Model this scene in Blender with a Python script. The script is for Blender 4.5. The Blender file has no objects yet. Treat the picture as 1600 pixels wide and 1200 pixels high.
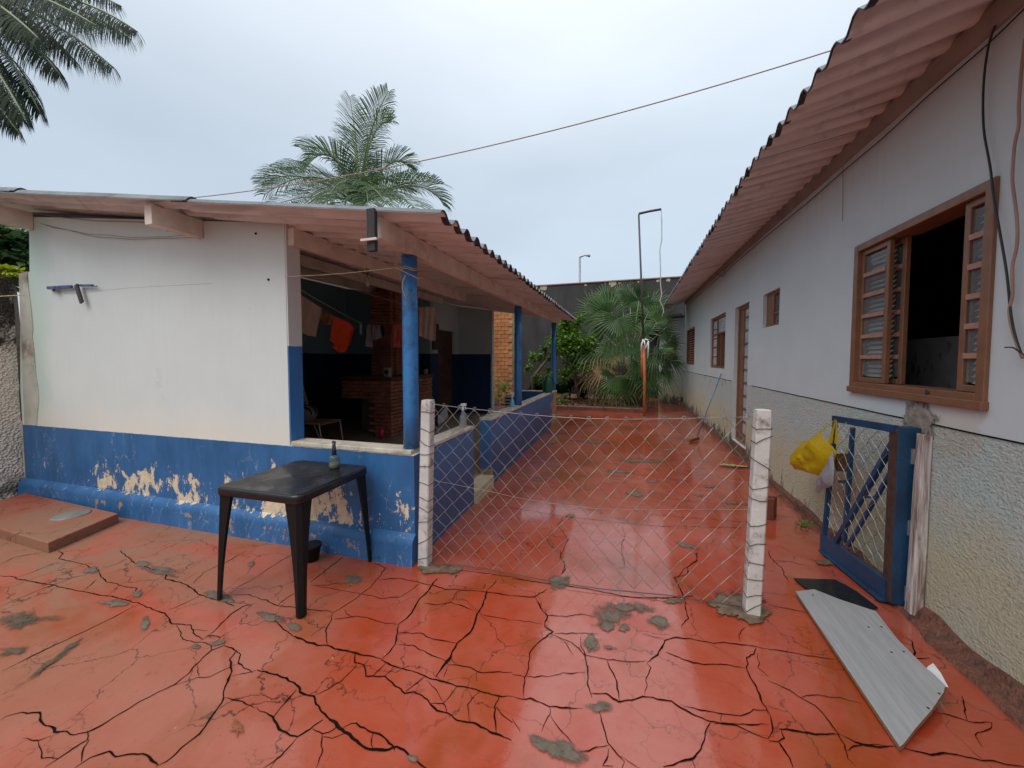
import bpy, bmesh, math, random
import numpy as np
from mathutils import Vector, Matrix, noise
random.seed(7)
R = math.radians
scn = bpy.context.scene
COL = scn.collection

# ------------------------------------------------------------------ camera, sky, sun, exposure
F, CX, CY, CH = 577.0, 800.0, 587.0, 1.5
PITCH, YAW = 0.0433005, 0.3099963
cam_d = bpy.data.cameras.new('camera'); cam = bpy.data.objects.new('camera', cam_d); COL.objects.link(cam)
cam_d.sensor_width = 36; cam_d.lens = F/1600*36; cam_d.shift_y = (CY-600)/1600
cam_d.clip_start = 0.05; cam_d.clip_end = 1500
cam.location = (0, 0, CH); cam.rotation_euler = (math.pi/2-PITCH, 0, YAW)
scn.camera = cam

SUN_EL, SUN_ROT = R(58), R(200)
w = bpy.data.worlds.new('World'); scn.world = w; w.use_nodes = True
wn = w.node_tree; wn.nodes.clear()
wo = wn.nodes.new('ShaderNodeOutputWorld'); add = wn.nodes.new('ShaderNodeAddShader')
sky = wn.nodes.new('ShaderNodeTexSky'); sky.sky_type = 'NISHITA'; sky.sun_disc = False
sky.sun_elevation = SUN_EL; sky.sun_rotation = SUN_ROT; sky.air_density = 1.0; sky.dust_density = 3.0
b1 = wn.nodes.new('ShaderNodeBackground'); b1.inputs['Strength'].default_value = 0.05
wn.links.new(sky.outputs[0], b1.inputs['Color'])
b2 = wn.nodes.new('ShaderNodeBackground'); b2.inputs['Strength'].default_value = 0.86
tc = wn.nodes.new('ShaderNodeTexCoord'); sx = wn.nodes.new('ShaderNodeSeparateXYZ'); wn.links.new(tc.outputs['Generated'], sx.inputs[0])
dp = wn.nodes.new('ShaderNodeVectorMath'); dp.operation = 'DOT_PRODUCT'; dp.inputs[1].default_value = (.55, .35, .75); wn.links.new(tc.outputs['Generated'], dp.inputs[0])
mr0 = wn.nodes.new('ShaderNodeMapRange'); mr0.inputs['From Min'].default_value = -.3; mr0.inputs['From Max'].default_value = 1; mr0.inputs['To Min'].default_value = .84; mr0.inputs['To Max'].default_value = 1.12; wn.links.new(dp.outputs['Value'], mr0.inputs[0])
rmp = wn.nodes.new('ShaderNodeValToRGB')
els = rmp.color_ramp.elements
els[0].position = 0.0; els[0].color = (0.50, 0.55, 0.60, 1)
els[1].position = 1.0; els[1].color = (1.15, 1.17, 1.2, 1)
for p, c in ((0.12, (0.45, 0.525, 0.58)), (0.45, (0.56, 0.63, 0.68))):
    e = rmp.color_ramp.elements.new(p); e.color = (*c, 1)
wn.links.new(sx.outputs['Z'], rmp.inputs[0])
mp = wn.nodes.new('ShaderNodeMapping'); mp.inputs['Scale'].default_value = (1.2, 1.2, 3.0)
wn.links.new(tc.outputs['Generated'], mp.inputs[0])
nz = wn.nodes.new('ShaderNodeTexNoise'); nz.inputs['Scale'].default_value = 1.6; nz.inputs['Detail'].default_value = 4
nz.inputs['Roughness'].default_value = 0.45
wn.links.new(mp.outputs[0], nz.inputs['Vector'])
mr = wn.nodes.new('ShaderNodeMapRange'); mr.inputs['From Min'].default_value = 0.3; mr.inputs['From Max'].default_value = 0.7
mr.inputs['To Min'].default_value = 0.92; mr.inputs['To Max'].default_value = 1.07
wn.links.new(nz.outputs[0], mr.inputs[0])
mul = wn.nodes.new('ShaderNodeVectorMath'); mul.operation = 'SCALE'
wn.links.new(rmp.outputs[0], mul.inputs[0]); mm_ = wn.nodes.new('ShaderNodeMath'); mm_.operation = 'MULTIPLY'; wn.links.new(mr.outputs[0], mm_.inputs[0]); wn.links.new(mr0.outputs[0], mm_.inputs[1]); wn.links.new(mm_.outputs[0], mul.inputs['Scale'])
wn.links.new(mul.outputs[0], b2.inputs['Color'])
wn.links.new(b1.outputs[0], add.inputs[0]); wn.links.new(b2.outputs[0], add.inputs[1]); wn.links.new(add.outputs[0], wo.inputs[0])

sd = bpy.data.lights.new('sun', 'SUN'); sd.energy = 1.5; sd.angle = R(50); sd.color = (1, 0.95, 0.88)
so = bpy.data.objects.new('sun', sd); COL.objects.link(so)
sdir = Vector((math.sin(SUN_ROT)*math.cos(SUN_EL), math.cos(SUN_ROT)*math.cos(SUN_EL), math.sin(SUN_EL)))
so.rotation_euler = sdir.to_track_quat('Z', 'Y').to_euler(); so.location = (0, 0, 12)
vs = scn.view_settings; vs.view_transform = 'Standard'; vs.look = 'None'; vs.gamma = 1; vs.exposure = 0.22; vs.use_curve_mapping = False

# ------------------------------------------------------------------ frames and measuring helpers
_p, _y = PITCH, YAW
cr = np.array([math.cos(_y), math.sin(_y), 0.]); cw = np.array([-math.sin(_y)*math.cos(_p), math.cos(_y)*math.cos(_p), -math.sin(_p)]); cu = np.cross(cr, cw)
TH = R(1.9); LO = np.array([-1.50, 2.33, 0.]); LX = np.array([math.cos(TH), math.sin(TH), 0]); LY = np.array([-math.sin(TH), math.cos(TH), 0])
C0 = np.array([0, 0, CH])
def ray(x, y): return (x-CX)/F*cr-(y-CY)/F*cu+cw
def gz(x, y, z=0.0):
    d = ray(x, y); t = (z-CH)/d[2]; return C0+t*d
def gX(x, y, X):
    d = ray(x, y); return C0+X/d[0]*d
def gY(x, y, Y):
    d = ray(x, y); return C0+Y/d[1]*d
def toL(p): p = np.array(p)-LO; return np.array([p@LX, p@LY, p[2]])
def frL(a, b, z): return LO+a*LX+b*LY+np.array([0, 0, z])
def lX(x, y, c):
    d = ray(x, y); t = (c-(C0-LO)@LX)/(d@LX); return toL(C0+t*d)
def lY(x, y, c):
    d = ray(x, y); t = (c-(C0-LO)@LY)/(d@LY); return toL(C0+t*d)
def nz3(x, y=0., z=0.): return noise.noise(Vector((x, y, z)))

class MB:
    def __init__(s): s.v = []; s.f = []; s.m = []; s.sm = []
    def add(s, vs, fs, mi=0, smooth=False):
        o = len(s.v); s.v.extend([tuple(float(c) for c in v) for v in vs])
        for f in fs: s.f.append(tuple(i+o for i in f)); s.m.append(mi); s.sm.append(smooth)
        return s
    def box(s, x0, x1, y0, y1, z0, z1, mi=0):
        v = [(x, y, z) for z in (z0, z1) for y in (y0, y1) for x in (x0, x1)]
        return s.add(v, [(0, 2, 3, 1), (4, 5, 7, 6), (0, 1, 5, 4), (2, 6, 7, 3), (0, 4, 6, 2), (1, 3, 7, 5)], mi)
    def hexa(s, b, t, mi=0):   # four bottom points, four top points, same winding
        v = list(b)+list(t)
        return s.add(v, [(3, 2, 1, 0), (4, 5, 6, 7), (0, 1, 5, 4), (1, 2, 6, 5), (2, 3, 7, 6), (3, 0, 4, 7)], mi)
    def obox(s, a, b, wd, ht, up=(0, 0, 1), mi=0):  # bar from a to b
        a = Vector(a); b = Vector(b); t = (b-a).normalized(); u = Vector(up); sd = t.cross(u).normalized(); u = sd.cross(t).normalized()
        q = []
        for p in (a, b):
            q.append([p-sd*wd/2-u*ht/2, p+sd*wd/2-u*ht/2, p+sd*wd/2+u*ht/2, p-sd*wd/2+u*ht/2])
        return s.hexa(q[0], q[1], mi)
    def tube(s, pts, r, n=6, mi=0, smooth=True):
        pts = [Vector(p) for p in pts]; k = len(pts); rr = r if hasattr(r, '__len__') else [r]*k
        t0 = (pts[1]-pts[0]).normalized(); ref = Vector((0, 0, 1)) if abs(t0.z) < .9 else Vector((1, 0, 0))
        sd = t0.cross(ref).normalized(); vs = []
        for i, p in enumerate(pts):
            t = (pts[min(i+1, k-1)]-pts[max(i-1, 0)]).normalized()
            sd = (sd-t*sd.dot(t)).normalized(); u = t.cross(sd)
            for j in range(n):
                a = 2*math.pi*j/n; vs.append(p+(sd*math.cos(a)+u*math.sin(a))*rr[i])
        fs = [(i*n+j, i*n+(j+1) % n, (i+1)*n+(j+1) % n, (i+1)*n+j) for i in range(k-1) for j in range(n)]
        s.add(vs, fs, mi, smooth); o = len(s.v)-len(vs)
        s.f.append(tuple(o+j for j in range(n))[::-1]); s.m.append(mi); s.sm.append(False)
        s.f.append(tuple(o+(k-1)*n+j for j in range(n))); s.m.append(mi); s.sm.append(False)
        return s
    def lathe(s, c, prof, n=16, mi=0, smooth=True):   # prof: (radius, height)
        vs = [(c[0]+r*math.cos(2*math.pi*j/n), c[1]+r*math.sin(2*math.pi*j/n), c[2]+h) for r, h in prof for j in range(n)]
        k = len(prof)
        fs = [(i*n+j, i*n+(j+1) % n, (i+1)*n+(j+1) % n, (i+1)*n+j) for i in range(k-1) for j in range(n)]
        s.add(vs, fs, mi, smooth); o = len(s.v)-len(vs)
        s.f.append(tuple(o+j for j in range(n))[::-1]); s.m.append(mi); s.sm.append(False)
        s.f.append(tuple(o+(k-1)*n+j for j in range(n))); s.m.append(mi); s.sm.append(False)
        return s
    def grid(s, P, mi=0, smooth=True):
        a, b = len(P), len(P[0])
        return s.add([p for r_ in P for p in r_], [(i*b+j, (i+1)*b+j, (i+1)*b+j+1, i*b+j+1) for i in range(a-1) for j in range(b-1)], mi, smooth)
    def prism(s, poly, d, mi=0):   # poly: list of points, d: offset vector
        n = len(poly); d = np.array(d); v = [np.array(p) for p in poly]+[np.array(p)+d for p in poly]
        return s.add(v, [tuple(range(n))[::-1], tuple(range(n, 2*n))]+[(i, (i+1) % n, n+(i+1) % n, n+i) for i in range(n)], mi)
    def pillow(s, out, nrm, th, rings=5, wr=0.0, mi=0, seed=0):
        out = [np.array(p, float) for p in out]; c = sum(out)/len(out); nrm = np.array(nrm, float); nrm /= np.linalg.norm(nrm)
        n = len(out)
        for sg in (1, -1):
            vs = []
            for k in range(rings):
                q = 1-k/rings; h = th*math.sqrt(max(0, 1-q*q))
                for i, p in enumerate(out):
                    a = c+(p-c)*q; a = a+nrm*(h+wr*nz3(a[0]*14+seed, a[1]*14, a[2]*14)*(1 if k else 0))*sg
                    vs.append(a)
            vs.append(c+nrm*th*sg)
            fs = [(k*n+i, k*n+(i+1) % n, (k+1)*n+(i+1) % n, (k+1)*n+i) for k in range(rings-1) for i in range(n)]
            fs += [((rings-1)*n+i, (rings-1)*n+(i+1) % n, rings*n) for i in range(n)]
            if sg < 0: fs = [f[::-1] for f in fs]
            s.add(vs, fs, mi, True)
        return s

PM = {}   # parent matrices
def conv(frame): return (lambda p: frL(*p)) if frame == 'L' else (lambda p: np.array(p))
def props(o, label=None, cat=None, group=None, kind=None):
    if label: o['label'] = label
    if cat: o['category'] = cat
    if group: o['group'] = group
    if kind: o['kind'] = kind
    return o
def empty(name, loc, label, cat, rot=0, group=None):
    o = bpy.data.objects.new(name, None); COL.objects.link(o); o.location = [float(c) for c in loc]; o.rotation_euler = (0, 0, rot); o.empty_display_size = .1
    PM[o.name] = Matrix.Translation(Vector([float(c) for c in loc])) @ Matrix.Rotation(rot, 4, 'Z')
    return props(o, label, cat, group)
def build(name, mb, mats, parent=None, loc=None, frame='W', label=None, cat=None, group=None, kind=None, rot=0):
    if not isinstance(mats, (list, tuple)): mats = [mats]
    if parent is not None and parent.name in PM and parent.type == 'EMPTY': M = PM[parent.name]
    elif parent is not None: M = PM[parent.name]
    else:
        M = Matrix.Translation(Vector([float(c) for c in (loc if loc is not None else (0, 0, 0))])) @ Matrix.Rotation(rot, 4, 'Z')
    V = np.array(mb.v, dtype=float)
    if frame == 'L': V = LO+V[:, :1]*LX+V[:, 1:2]*LY+np.concatenate([np.zeros((len(V), 2)), V[:, 2:]], 1)
    Mi = np.array(M.inverted()); V = V@Mi[:3, :3].T+Mi[:3, 3]
    me = bpy.data.meshes.new(name); me.from_pydata(V.tolist(), [], mb.f)
    for m in mats: me.materials.append(m)
    me.polygons.foreach_set('material_index', mb.m); me.polygons.foreach_set('use_smooth', mb.sm)
    me.update()
    if hasattr(mb, 'edge'):
        at = me.attributes.new('edge', 'FLOAT', 'POINT'); at.data.foreach_set('value', mb.edge)
    o = bpy.data.objects.new(name, me); COL.objects.link(o)
    if parent is not None: o.parent = parent
    else: o.matrix_world = M
    PM[o.name] = M
    return props(o, label, cat, group, kind)
def bevel(o, wd=0.004, seg=2):
    m = o.modifiers.new('bevel', 'BEVEL'); m.width = wd; m.segments = seg; m.limit_method = 'ANGLE'; m.angle_limit = R(40); return o
def structure(name, mb, mats, **k): return build(name, mb, mats, kind='structure', **k)

# ------------------------------------------------------------------ material helpers
class NT:
    def __init__(s, name):
        s.m = bpy.data.materials.new(name); s.m.use_nodes = True; s.t = s.m.node_tree; s.t.nodes.clear()
        s.out = s.n('ShaderNodeOutputMaterial'); s.b = s.n('ShaderNodeBsdfPrincipled'); s.t.links.new(s.b.outputs[0], s.out.inputs[0])
        s._g = s._tc = None
    def n(s, t, **k):
        q = s.t.nodes.new(t)
        for a, v in k.items(): setattr(q, a, v)
        return q
    def l(s, a, b): s.t.links.new(a, b)
    def pos(s):
        if not s._g: s._g = s.n('ShaderNodeNewGeometry')
        return s._g.outputs['Position']
    def obj(s):
        if not s._tc: s._tc = s.n('ShaderNodeTexCoord')
        return s._tc.outputs['Object']
    def set(s, i, v):
        inp = s.b.inputs[i]
        if hasattr(v, 'is_linked') or isinstance(v, bpy.types.NodeSocket): s.l(v, inp)
        elif isinstance(v, (tuple, list)): inp.default_value = (*v[:3], 1)
        else: inp.default_value = v
    def map(s, vec, scale=(1, 1, 1), loc=(0, 0, 0), rot=(0, 0, 0)):
        q = s.n('ShaderNodeMapping'); q.inputs['Scale'].default_value = scale; q.inputs['Location'].default_value = loc; q.inputs['Rotation'].default_value = rot
        s.l(vec, q.inputs[0]); return q.outputs[0]
    def noise(s, vec, sc, det=3, rough=.5, dist=0, col=False):
        q = s.n('ShaderNodeTexNoise'); q.inputs['Scale'].default_value = sc; q.inputs['Detail'].default_value = det
        q.inputs['Roughness'].default_value = rough; q.inputs['Distortion'].default_value = dist; s.l(vec, q.inputs['Vector'])
        return q.outputs[1 if col else 0]
    def vor(s, vec, sc, feat='F1', out=0, rnd=1):
        q = s.n('ShaderNodeTexVoronoi'); q.feature = feat; q.inputs['Scale'].default_value = sc; q.inputs['Randomness'].default_value = rnd; s.l(vec, q.inputs['Vector']); return q.outputs[out]
    def ramp(s, f, stops):
        q = s.n('ShaderNodeValToRGB'); e = q.color_ramp.elements
        while len(e) < len(stops): e.new(.5)
        for i, (p, c) in enumerate(stops):
            e[i].position = p; e[i].color = (*c, 1) if isinstance(c, (tuple, list)) else (c, c, c, 1)
        s.l(f, q.inputs[0]); return q.outputs[0]
    def step(s, f, a, b, lo=0., hi=1.):
        q = s.n('ShaderNodeMapRange'); q.inputs[1].default_value = a; q.inputs[2].default_value = b; q.inputs[3].default_value = lo; q.inputs[4].default_value = hi
        s.l(f, q.inputs[0]); return q.outputs[0]
    def math(s, op, a, b=None, c=None):
        q = s.n('ShaderNodeMath', operation=op)
        for i, v in enumerate((a, b, c)):
            if v is None: continue
            if isinstance(v, (int, float)): q.inputs[i].default_value = v
            else: s.l(v, q.inputs[i])
        return q.outputs[0]
    def mix(s, f, a, b, mode='MIX'):
        q = s.n('ShaderNodeMix', data_type='RGBA', blend_type=mode)
        for i, v in ((0, f), (6, a), (7, b)):
            if isinstance(v, (int, float)): q.inputs[i].default_value = v
            elif isinstance(v, (tuple, list)): q.inputs[i].default_value = (*v[:3], 1)
            else: s.l(v, q.inputs[i])
        return q.outputs[2]
    def sep(s, v):
        q = s.n('ShaderNodeSeparateXYZ'); s.l(v, q.inputs[0]); return q.outputs
    def bump(s, h, st=.3, d=.01, nrm=None):
        q = s.n('ShaderNodeBump'); q.inputs['Strength'].default_value = st; q.inputs['Distance'].default_value = d; s.l(h, q.inputs['Height'])
        if nrm is not None: s.l(nrm, q.inputs['Normal'])
        s.l(q.outputs[0], s.b.inputs['Normal']); return q.outputs[0]

def simple(name, col, rough=.6, var=.18, sc=6, metal=0, bump=.15, bd=.003, bsc=60, spec=.5, dirt=None, dsc=3.0):
    t = NT(name); p = t.pos()
    f = t.step(t.noise(p, sc, 5, .6), .3, .7)
    c = t.mix(f, tuple(x*(1-var) for x in col), tuple(min(1, x*(1+var)) for x in col))
    if dirt: c = t.mix(t.step(t.noise(p, dsc, 8, .7), .52, .68), c, dirt)
    t.set('Base Color', c); t.set('Metallic', metal); t.set('Specular IOR Level', spec)
    t.set('Roughness', t.step(t.noise(p, sc*3, 3), .3, .7, max(0, rough-.08), min(1, rough+.08)))
    if bump: t.bump(t.noise(p, bsc, 4, .6), bump, bd)
    return t.m

# ---- floor: wet, red oxide painted cement
def mat_floor():
    t = NT('red_painted_cement'); p = t.pos(); s = t.sep(p)
    big = t.noise(p, .8, 3, .55, .4); mid = t.noise(p, 2.6, 5, .6, .8); fine = t.noise(p, 14, 6, .65)
    stretch = t.noise(t.map(p, (1.2, 7, 1)), 2.2, 5, .6, .3)
    c = t.mix(t.step(t.math('ADD', t.math('MULTIPLY', big, .6), t.math('MULTIPLY', mid, .4)), .42, .56), (.345, .046, .015), (.375, .090, .056))
    c = t.mix(t.step(t.noise(t.map(p, (1, 1, 1), (3, 7, 0)), 1.9, 3, .5, .3), .54, .64, 0, .85), c, (.27, .048, .006))
    c = t.mix(t.step(mid, .30, .40, .5, 0), c, (.36, .080, .050))
    # faded dusty part on the left of the yard
    left = t.math('MULTIPLY', t.step(s[0], -.9, -3.6), t.step(t.noise(t.map(p, (.5, 1.1, 1), rot=(0, 0, .5)), 1.5, 4, .6, .8), .36, .56))
    c = t.mix(t.math('MULTIPLY', left, .92), c, (.25, .135, .085))
    # worn streaks in the passage
    far = t.step(s[1], 3.0, 5.0)
    c = t.mix(t.math('MULTIPLY', far, t.step(stretch, .53, .66, 0, .85)), c, (.13, .038, .018))
    c = t.mix(t.math('MULTIPLY', far, t.step(t.noise(t.map(p, (1.5, 14, 1)), 2.6, 5, .7), .60, .68, 0, .8)), c, (.07, .03, .02))
    c = t.mix(t.step(fine, .60, .74, 0, .6), c, (.16, .045, .025)); c = t.mix(t.step(t.noise(t.map(p, (1, 5, 1), rot=(0, 0, .12)), 11, 6, .7), .50, .72, 0, .22), c, (.38, .12, .07))
    spk = t.noise(p, 60, 2, .5)
    c = t.mix(t.step(spk, .70, .78, 0, .6), c, (.11, .04, .028))
    c = t.mix(t.step(t.noise(p, 38, 2), .76, .80, 0, .5), c, (.6, .35, .28))
    wv = t.n('ShaderNodeVectorMath', operation='ADD'); nz_ = t.n('ShaderNodeVectorMath', operation='SCALE'); t.l(t.noise(p, 5, 4, .6, col=True), nz_.inputs[0]); nz_.inputs['Scale'].default_value = .22; t.l(p, wv.inputs[0]); t.l(nz_.outputs[0], wv.inputs[1])
    hair = t.step(t.vor(wv.outputs[0], 2.4, 'DISTANCE_TO_EDGE'), .010, .003)
    hair = t.math('MULTIPLY', hair, t.step(t.noise(p, 1.3, 3), .38, .52))
    hair3 = t.math('MULTIPLY', t.step(t.vor(wv.outputs[0], 5.2, 'DISTANCE_TO_EDGE'), .016, .004), t.step(t.noise(t.map(p, (1, 1, 1), (5, 1, 0)), 1.6, 3), .50, .60, 0, .6)); hair = t.math('MAXIMUM', hair, hair3)
    c = t.mix(t.math('MULTIPLY', hair, .8), c, (.045, .018, .012))
    t.set('Base Color', c)
    wet = t.step(t.noise(p, 1.1, 5, .6, .6), .42, .58)
    dry = t.math('MULTIPLY', t.step(s[0], -1.2, -2.8), t.step(s[1], 5.0, 3.5))
    r = t.mix(wet, t.mix(1, (0, 0, 0), (.42, .42, .42)), (.30, .30, .30))
    r = t.mix(dry, r, (.55, .55, .55))
    t.set('Roughness', r); t.set('Specular IOR Level', .22); t.set('Coat Weight', t.math('MULTIPLY', t.step(wet, 0, 1, .55, 1), t.step(dry, 0, 1, 1, .05))); t.set('Coat Roughness', t.step(t.noise(p, 2, 4, .6, .5), .35, .65, .02, .09)); t.set('Coat IOR', 1.78)
    h = t.math('ADD', t.math('MULTIPLY', t.noise(p, 9, 4, .55), .6), t.math('MULTIPLY', t.noise(t.map(p, (1, 3.2, 1), rot=(0, 0, .15)), 32, 3, .6), .22))
    hb = t.n('ShaderNodeBump'); hb.inputs['Distance'].default_value = .008; t.l(h, hb.inputs['Height'])
    t.l(t.step(wet, 0, 1, .40, .16), hb.inputs['Strength']); t.l(hb.outputs[0], t.b.inputs['Normal'])
    h2 = t.n('ShaderNodeBump'); h2.inputs['Distance'].default_value = .006; h2.inputs['Strength'].default_value = .16; t.l(h, h2.inputs['Height']); t.l(h2.outputs[0], t.b.inputs['Coat Normal'])
    return t.m
M_floor = mat_floor()
M_crack = simple('crack_dirt', (.009, .006, .005), .95, .4, 20, bump=0, spec=.05)
M_cement = simple('grey_cement_patch', (.16, .145, .115), .38, .25, 14, bump=.5, bd=.006, bsc=40)
M_moss = simple('dark_moss_stain', (.07, .065, .04), .5, .4, 18, bump=.4, bd=.004, bsc=70)
M_brownst = simple('brown_soil_stain', (.20, .07, .03), .5, .35, 20)
M_mud = simple('mud_and_gravel', (.13, .09, .055), .5, .4, 12, bump=.8, bd=.012, bsc=45, dirt=(.28, .2, .13), dsc=22)
M_soil = simple('brown_soil', (.12, .05, .03), .8, .5, 7, bump=1, bd=.03, bsc=22, dirt=(.24, .13, .08), dsc=9)
M_ground = simple('far_ground', (.12, .10, .06), .9, .4, .6)

# ---- left building paint
def mat_leftwall(name, up=(.625, .67, .66), low=(.029, .118, .285), zb=.795, peel=True, mint=True):
    t = NT(name); o = t.obj(); s = t.sep(o); z = s[2]
    n1 = t.noise(o, 1.3, 4, .6); streak = t.noise(t.map(o, (6, 6, .6)), 3, 4, .6)
    white = t.mix(t.step(n1, .3, .7), tuple(c*.95 for c in up), tuple(min(1, c*1.03) for c in up))
    white = t.mix(t.step(streak, .50, .72, 0, .10), white, (.50, .47, .42))
    white = t.mix(t.step(t.noise(o, 5, 8, .75), .64, .74, 0, .3), white, (.48, .47, .43))
    if mint:
        edge = t.math('ADD', s[0], t.math('MULTIPLY', t.noise(o, 3, 4), .7))
        white = t.mix(t.step(edge, -3.75, -4.05), white, (.52, .64, .585))
        band = t.math('ADD', z, t.math('MULTIPLY', t.noise(o, 2.2, 5, .6), .5))
        white = t.mix(t.step(band, 1.35, 1.05, 0, .7), white, (.70, .67, .58))
    blue = t.mix(t.step(t.noise(t.map(o, (1, 1, .4)), 5, 5, .65), .3, .7), tuple(c*.8 for c in low), tuple(c*1.25 for c in low))
    blue = t.mix(t.step(t.noise(t.map(o, (9, 9, .8)), 2.5, 4, .6), .6, .75, 0, .3), blue, (.12, .22, .38))
    if peel:
        pn = t.noise(t.map(o, (1, 1, .8)), 5.5, 9, .74, .35)
        pn2 = t.noise(t.map(o, (1.2, 1, .5)), 11, 9, .75, .6)
        hz = t.ramp(z, [(0.0, 0.06), (.12, .10), (.17, .0), (.22, .13), (.40, .13), (.52, .07), (.62, .02), (.80, .0)])
        hx = t.math('ADD', t.step(s[0], -4.35, -3.7, -.13, 0.), t.math('MULTIPLY', t.math('SUBTRACT', t.noise(t.map(o, (1, 1, .6)), 2.1, 2), .5), .42))
        sc = t.math('ADD', t.math('ADD', t.math('MULTIPLY', pn, .55), t.math('MULTIPLY', pn2, .45)), t.math('ADD', hz, hx))
        for cx_, cz_, rr_, bb_ in ((-.72, .40, .42, .10), (-2.30, .42, .34, .07), (-2.95, .36, .40, .06), (-.30, .10, .25, .08)):
            dd_ = t.n('ShaderNodeVectorMath', operation='DISTANCE'); t.l(o, dd_.inputs[0]); dd_.inputs[1].default_value = (cx_, 0, cz_)
            sc = t.math('ADD', sc, t.step(dd_.outputs['Value'], rr_, .08, 0, bb_))
        m = t.step(sc, .662, .671)
        cream = t.mix(t.step(t.noise(o, 20, 4), .35, .65), (.58, .48, .33), (.70, .60, .44))
        cream = t.mix(t.step(z, .19, .14), cream, (.34, .23, .15))
        blue = t.mix(m, blue, cream)
        # hairline flakes along old cracks in the paint
        wv = t.n('ShaderNodeVectorMath', operation='ADD'); nq = t.n('ShaderNodeVectorMath', operation='SCALE'); t.l(t.noise(o, 8, 5, .7, col=True), nq.inputs[0]); nq.inputs['Scale'].default_value = .16; t.l(o, wv.inputs[0]); t.l(nq.outputs[0], wv.inputs[1])
        v = t.vor(t.map(wv.outputs[0], (1, 1, .5)), 7.5, 'DISTANCE_TO_EDGE')
        lines = t.math('MULTIPLY', t.step(v, .020, .008), t.step(t.math('ADD', t.noise(o, 1.7, 3), t.step(z, .8, .3, -.08, .08)), .50, .56))
        blue = t.mix(t.math('MULTIPLY', lines, t.step(t.noise(o, 19, 4, .7), .45, .6, .05, .7)), blue, (.40, .42, .40))
        drk = t.math('MULTIPLY', t.step(t.noise(o, 16, 6, .7), .60, .68), t.step(z, .25, .02))
        blue = t.mix(drk, blue, (.02, .02, .015))
        t.bump(t.math('ADD', t.math('MULTIPLY', m, -1.), t.math('MULTIPLY', t.noise(o, 30, 4), .5)), .5, .003)
    else: t.bump(t.noise(o, 25, 4), .25, .003)
    zz = t.math('ADD', z, t.math('MULTIPLY', t.math('SUBTRACT', t.noise(o, 18, 2), .5), .010))
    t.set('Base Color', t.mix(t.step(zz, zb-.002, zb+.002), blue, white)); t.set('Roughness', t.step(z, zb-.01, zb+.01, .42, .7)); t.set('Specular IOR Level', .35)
    return t.m
M_left = mat_leftwall('white_and_peeling_blue_paint')
M_lowwall = mat_leftwall('blue_parapet_paint', up=(.032, .135, .36), zb=5, peel=True, mint=False)
M_side = mat_leftwall('blue_purple_parapet_paint', up=(.03, .07, .2), low=(.028, .08, .21), zb=5, peel=False, mint=False)
M_end = mat_leftwall('wall_end_paint', up=(.60, .61, .61), low=(.035, .14, .36), zb=1.61, peel=False, mint=False)
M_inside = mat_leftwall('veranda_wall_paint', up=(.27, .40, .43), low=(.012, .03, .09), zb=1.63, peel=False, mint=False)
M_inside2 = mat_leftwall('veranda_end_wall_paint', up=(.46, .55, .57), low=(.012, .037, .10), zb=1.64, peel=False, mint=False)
M_sill = simple('cream_sill', (.52, .48, .40), .6, .2, 9, dirt=(.30, .24, .17), dsc=7)
M_vfloor = simple('worn_cement_floor', (.32, .26, .18), .35, .25, 3, bump=.2, dirt=(.25, .20, .14))
M_bluecol = simple('bright_blue_paint', (.035, .18, .44), .33, .12, 4, bump=.1, dirt=(.02, .08, .2), dsc=5)
M_woodpale = simple('bleached_roof_timber', (.68, .59, .51), .75, .15, 5, bump=.4, bd=.003, bsc=45, dirt=(.50, .40, .33), dsc=3)
def mat_sheet_under():
    t = NT('red_brown_roof_underside'); p = t.pos(); o = t.obj()
    n = t.noise(t.map(p, (1.2, 5, 1)), 2.2, 6, .65, .3)
    c = t.mix(t.step(n, .3, .7), (.58, .545, .53), (.72, .69, .675))
    c = t.mix(t.step(t.noise(p, 5, 6, .7), .56, .72, 0, .7), c, (.30, .26, .25))
    c = t.mix(t.step(t.noise(t.map(p, (.5, 7, .5)), 2.0, 3, .5), .56, .66, 0, .5), c, (.32, .27, .26))
    c = t.mix(t.step(t.noise(t.map(p, (.7, 9, 1)), 3, 4), .6, .7, 0, .5), c, (.46, .36, .32))
    ph = t.math('SINE', t.math('MULTIPLY', t.math('ADD', t.sep(o)[1], -.095), 35.5)); c = t.mix(t.math('MULTIPLY', t.step(ph, .1, .8), t.step(t.noise(t.map(p, (.6, 1.5, 1)), 2.5, 5, .65), .35, .6, .15, .65)), c, (.30, .255, .25))  # dark stripe per corrugation: shading painted into the colour so the ridges show
    t.set('Base Color', c); t.set('Roughness', .8); t.bump(t.noise(p, 40, 4), .2, .003); return t.m
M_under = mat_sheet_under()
M_rooftop = simple('weathered_fibre_cement', (.14, .15, .16), .6, .3, 5, dirt=(.05, .05, .05))
M_roofedge = simple('mould_black_sheet_edge', (.035, .030, .032), .75, .5, 14, dirt=(.16, .15, .15), dsc=9)

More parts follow.
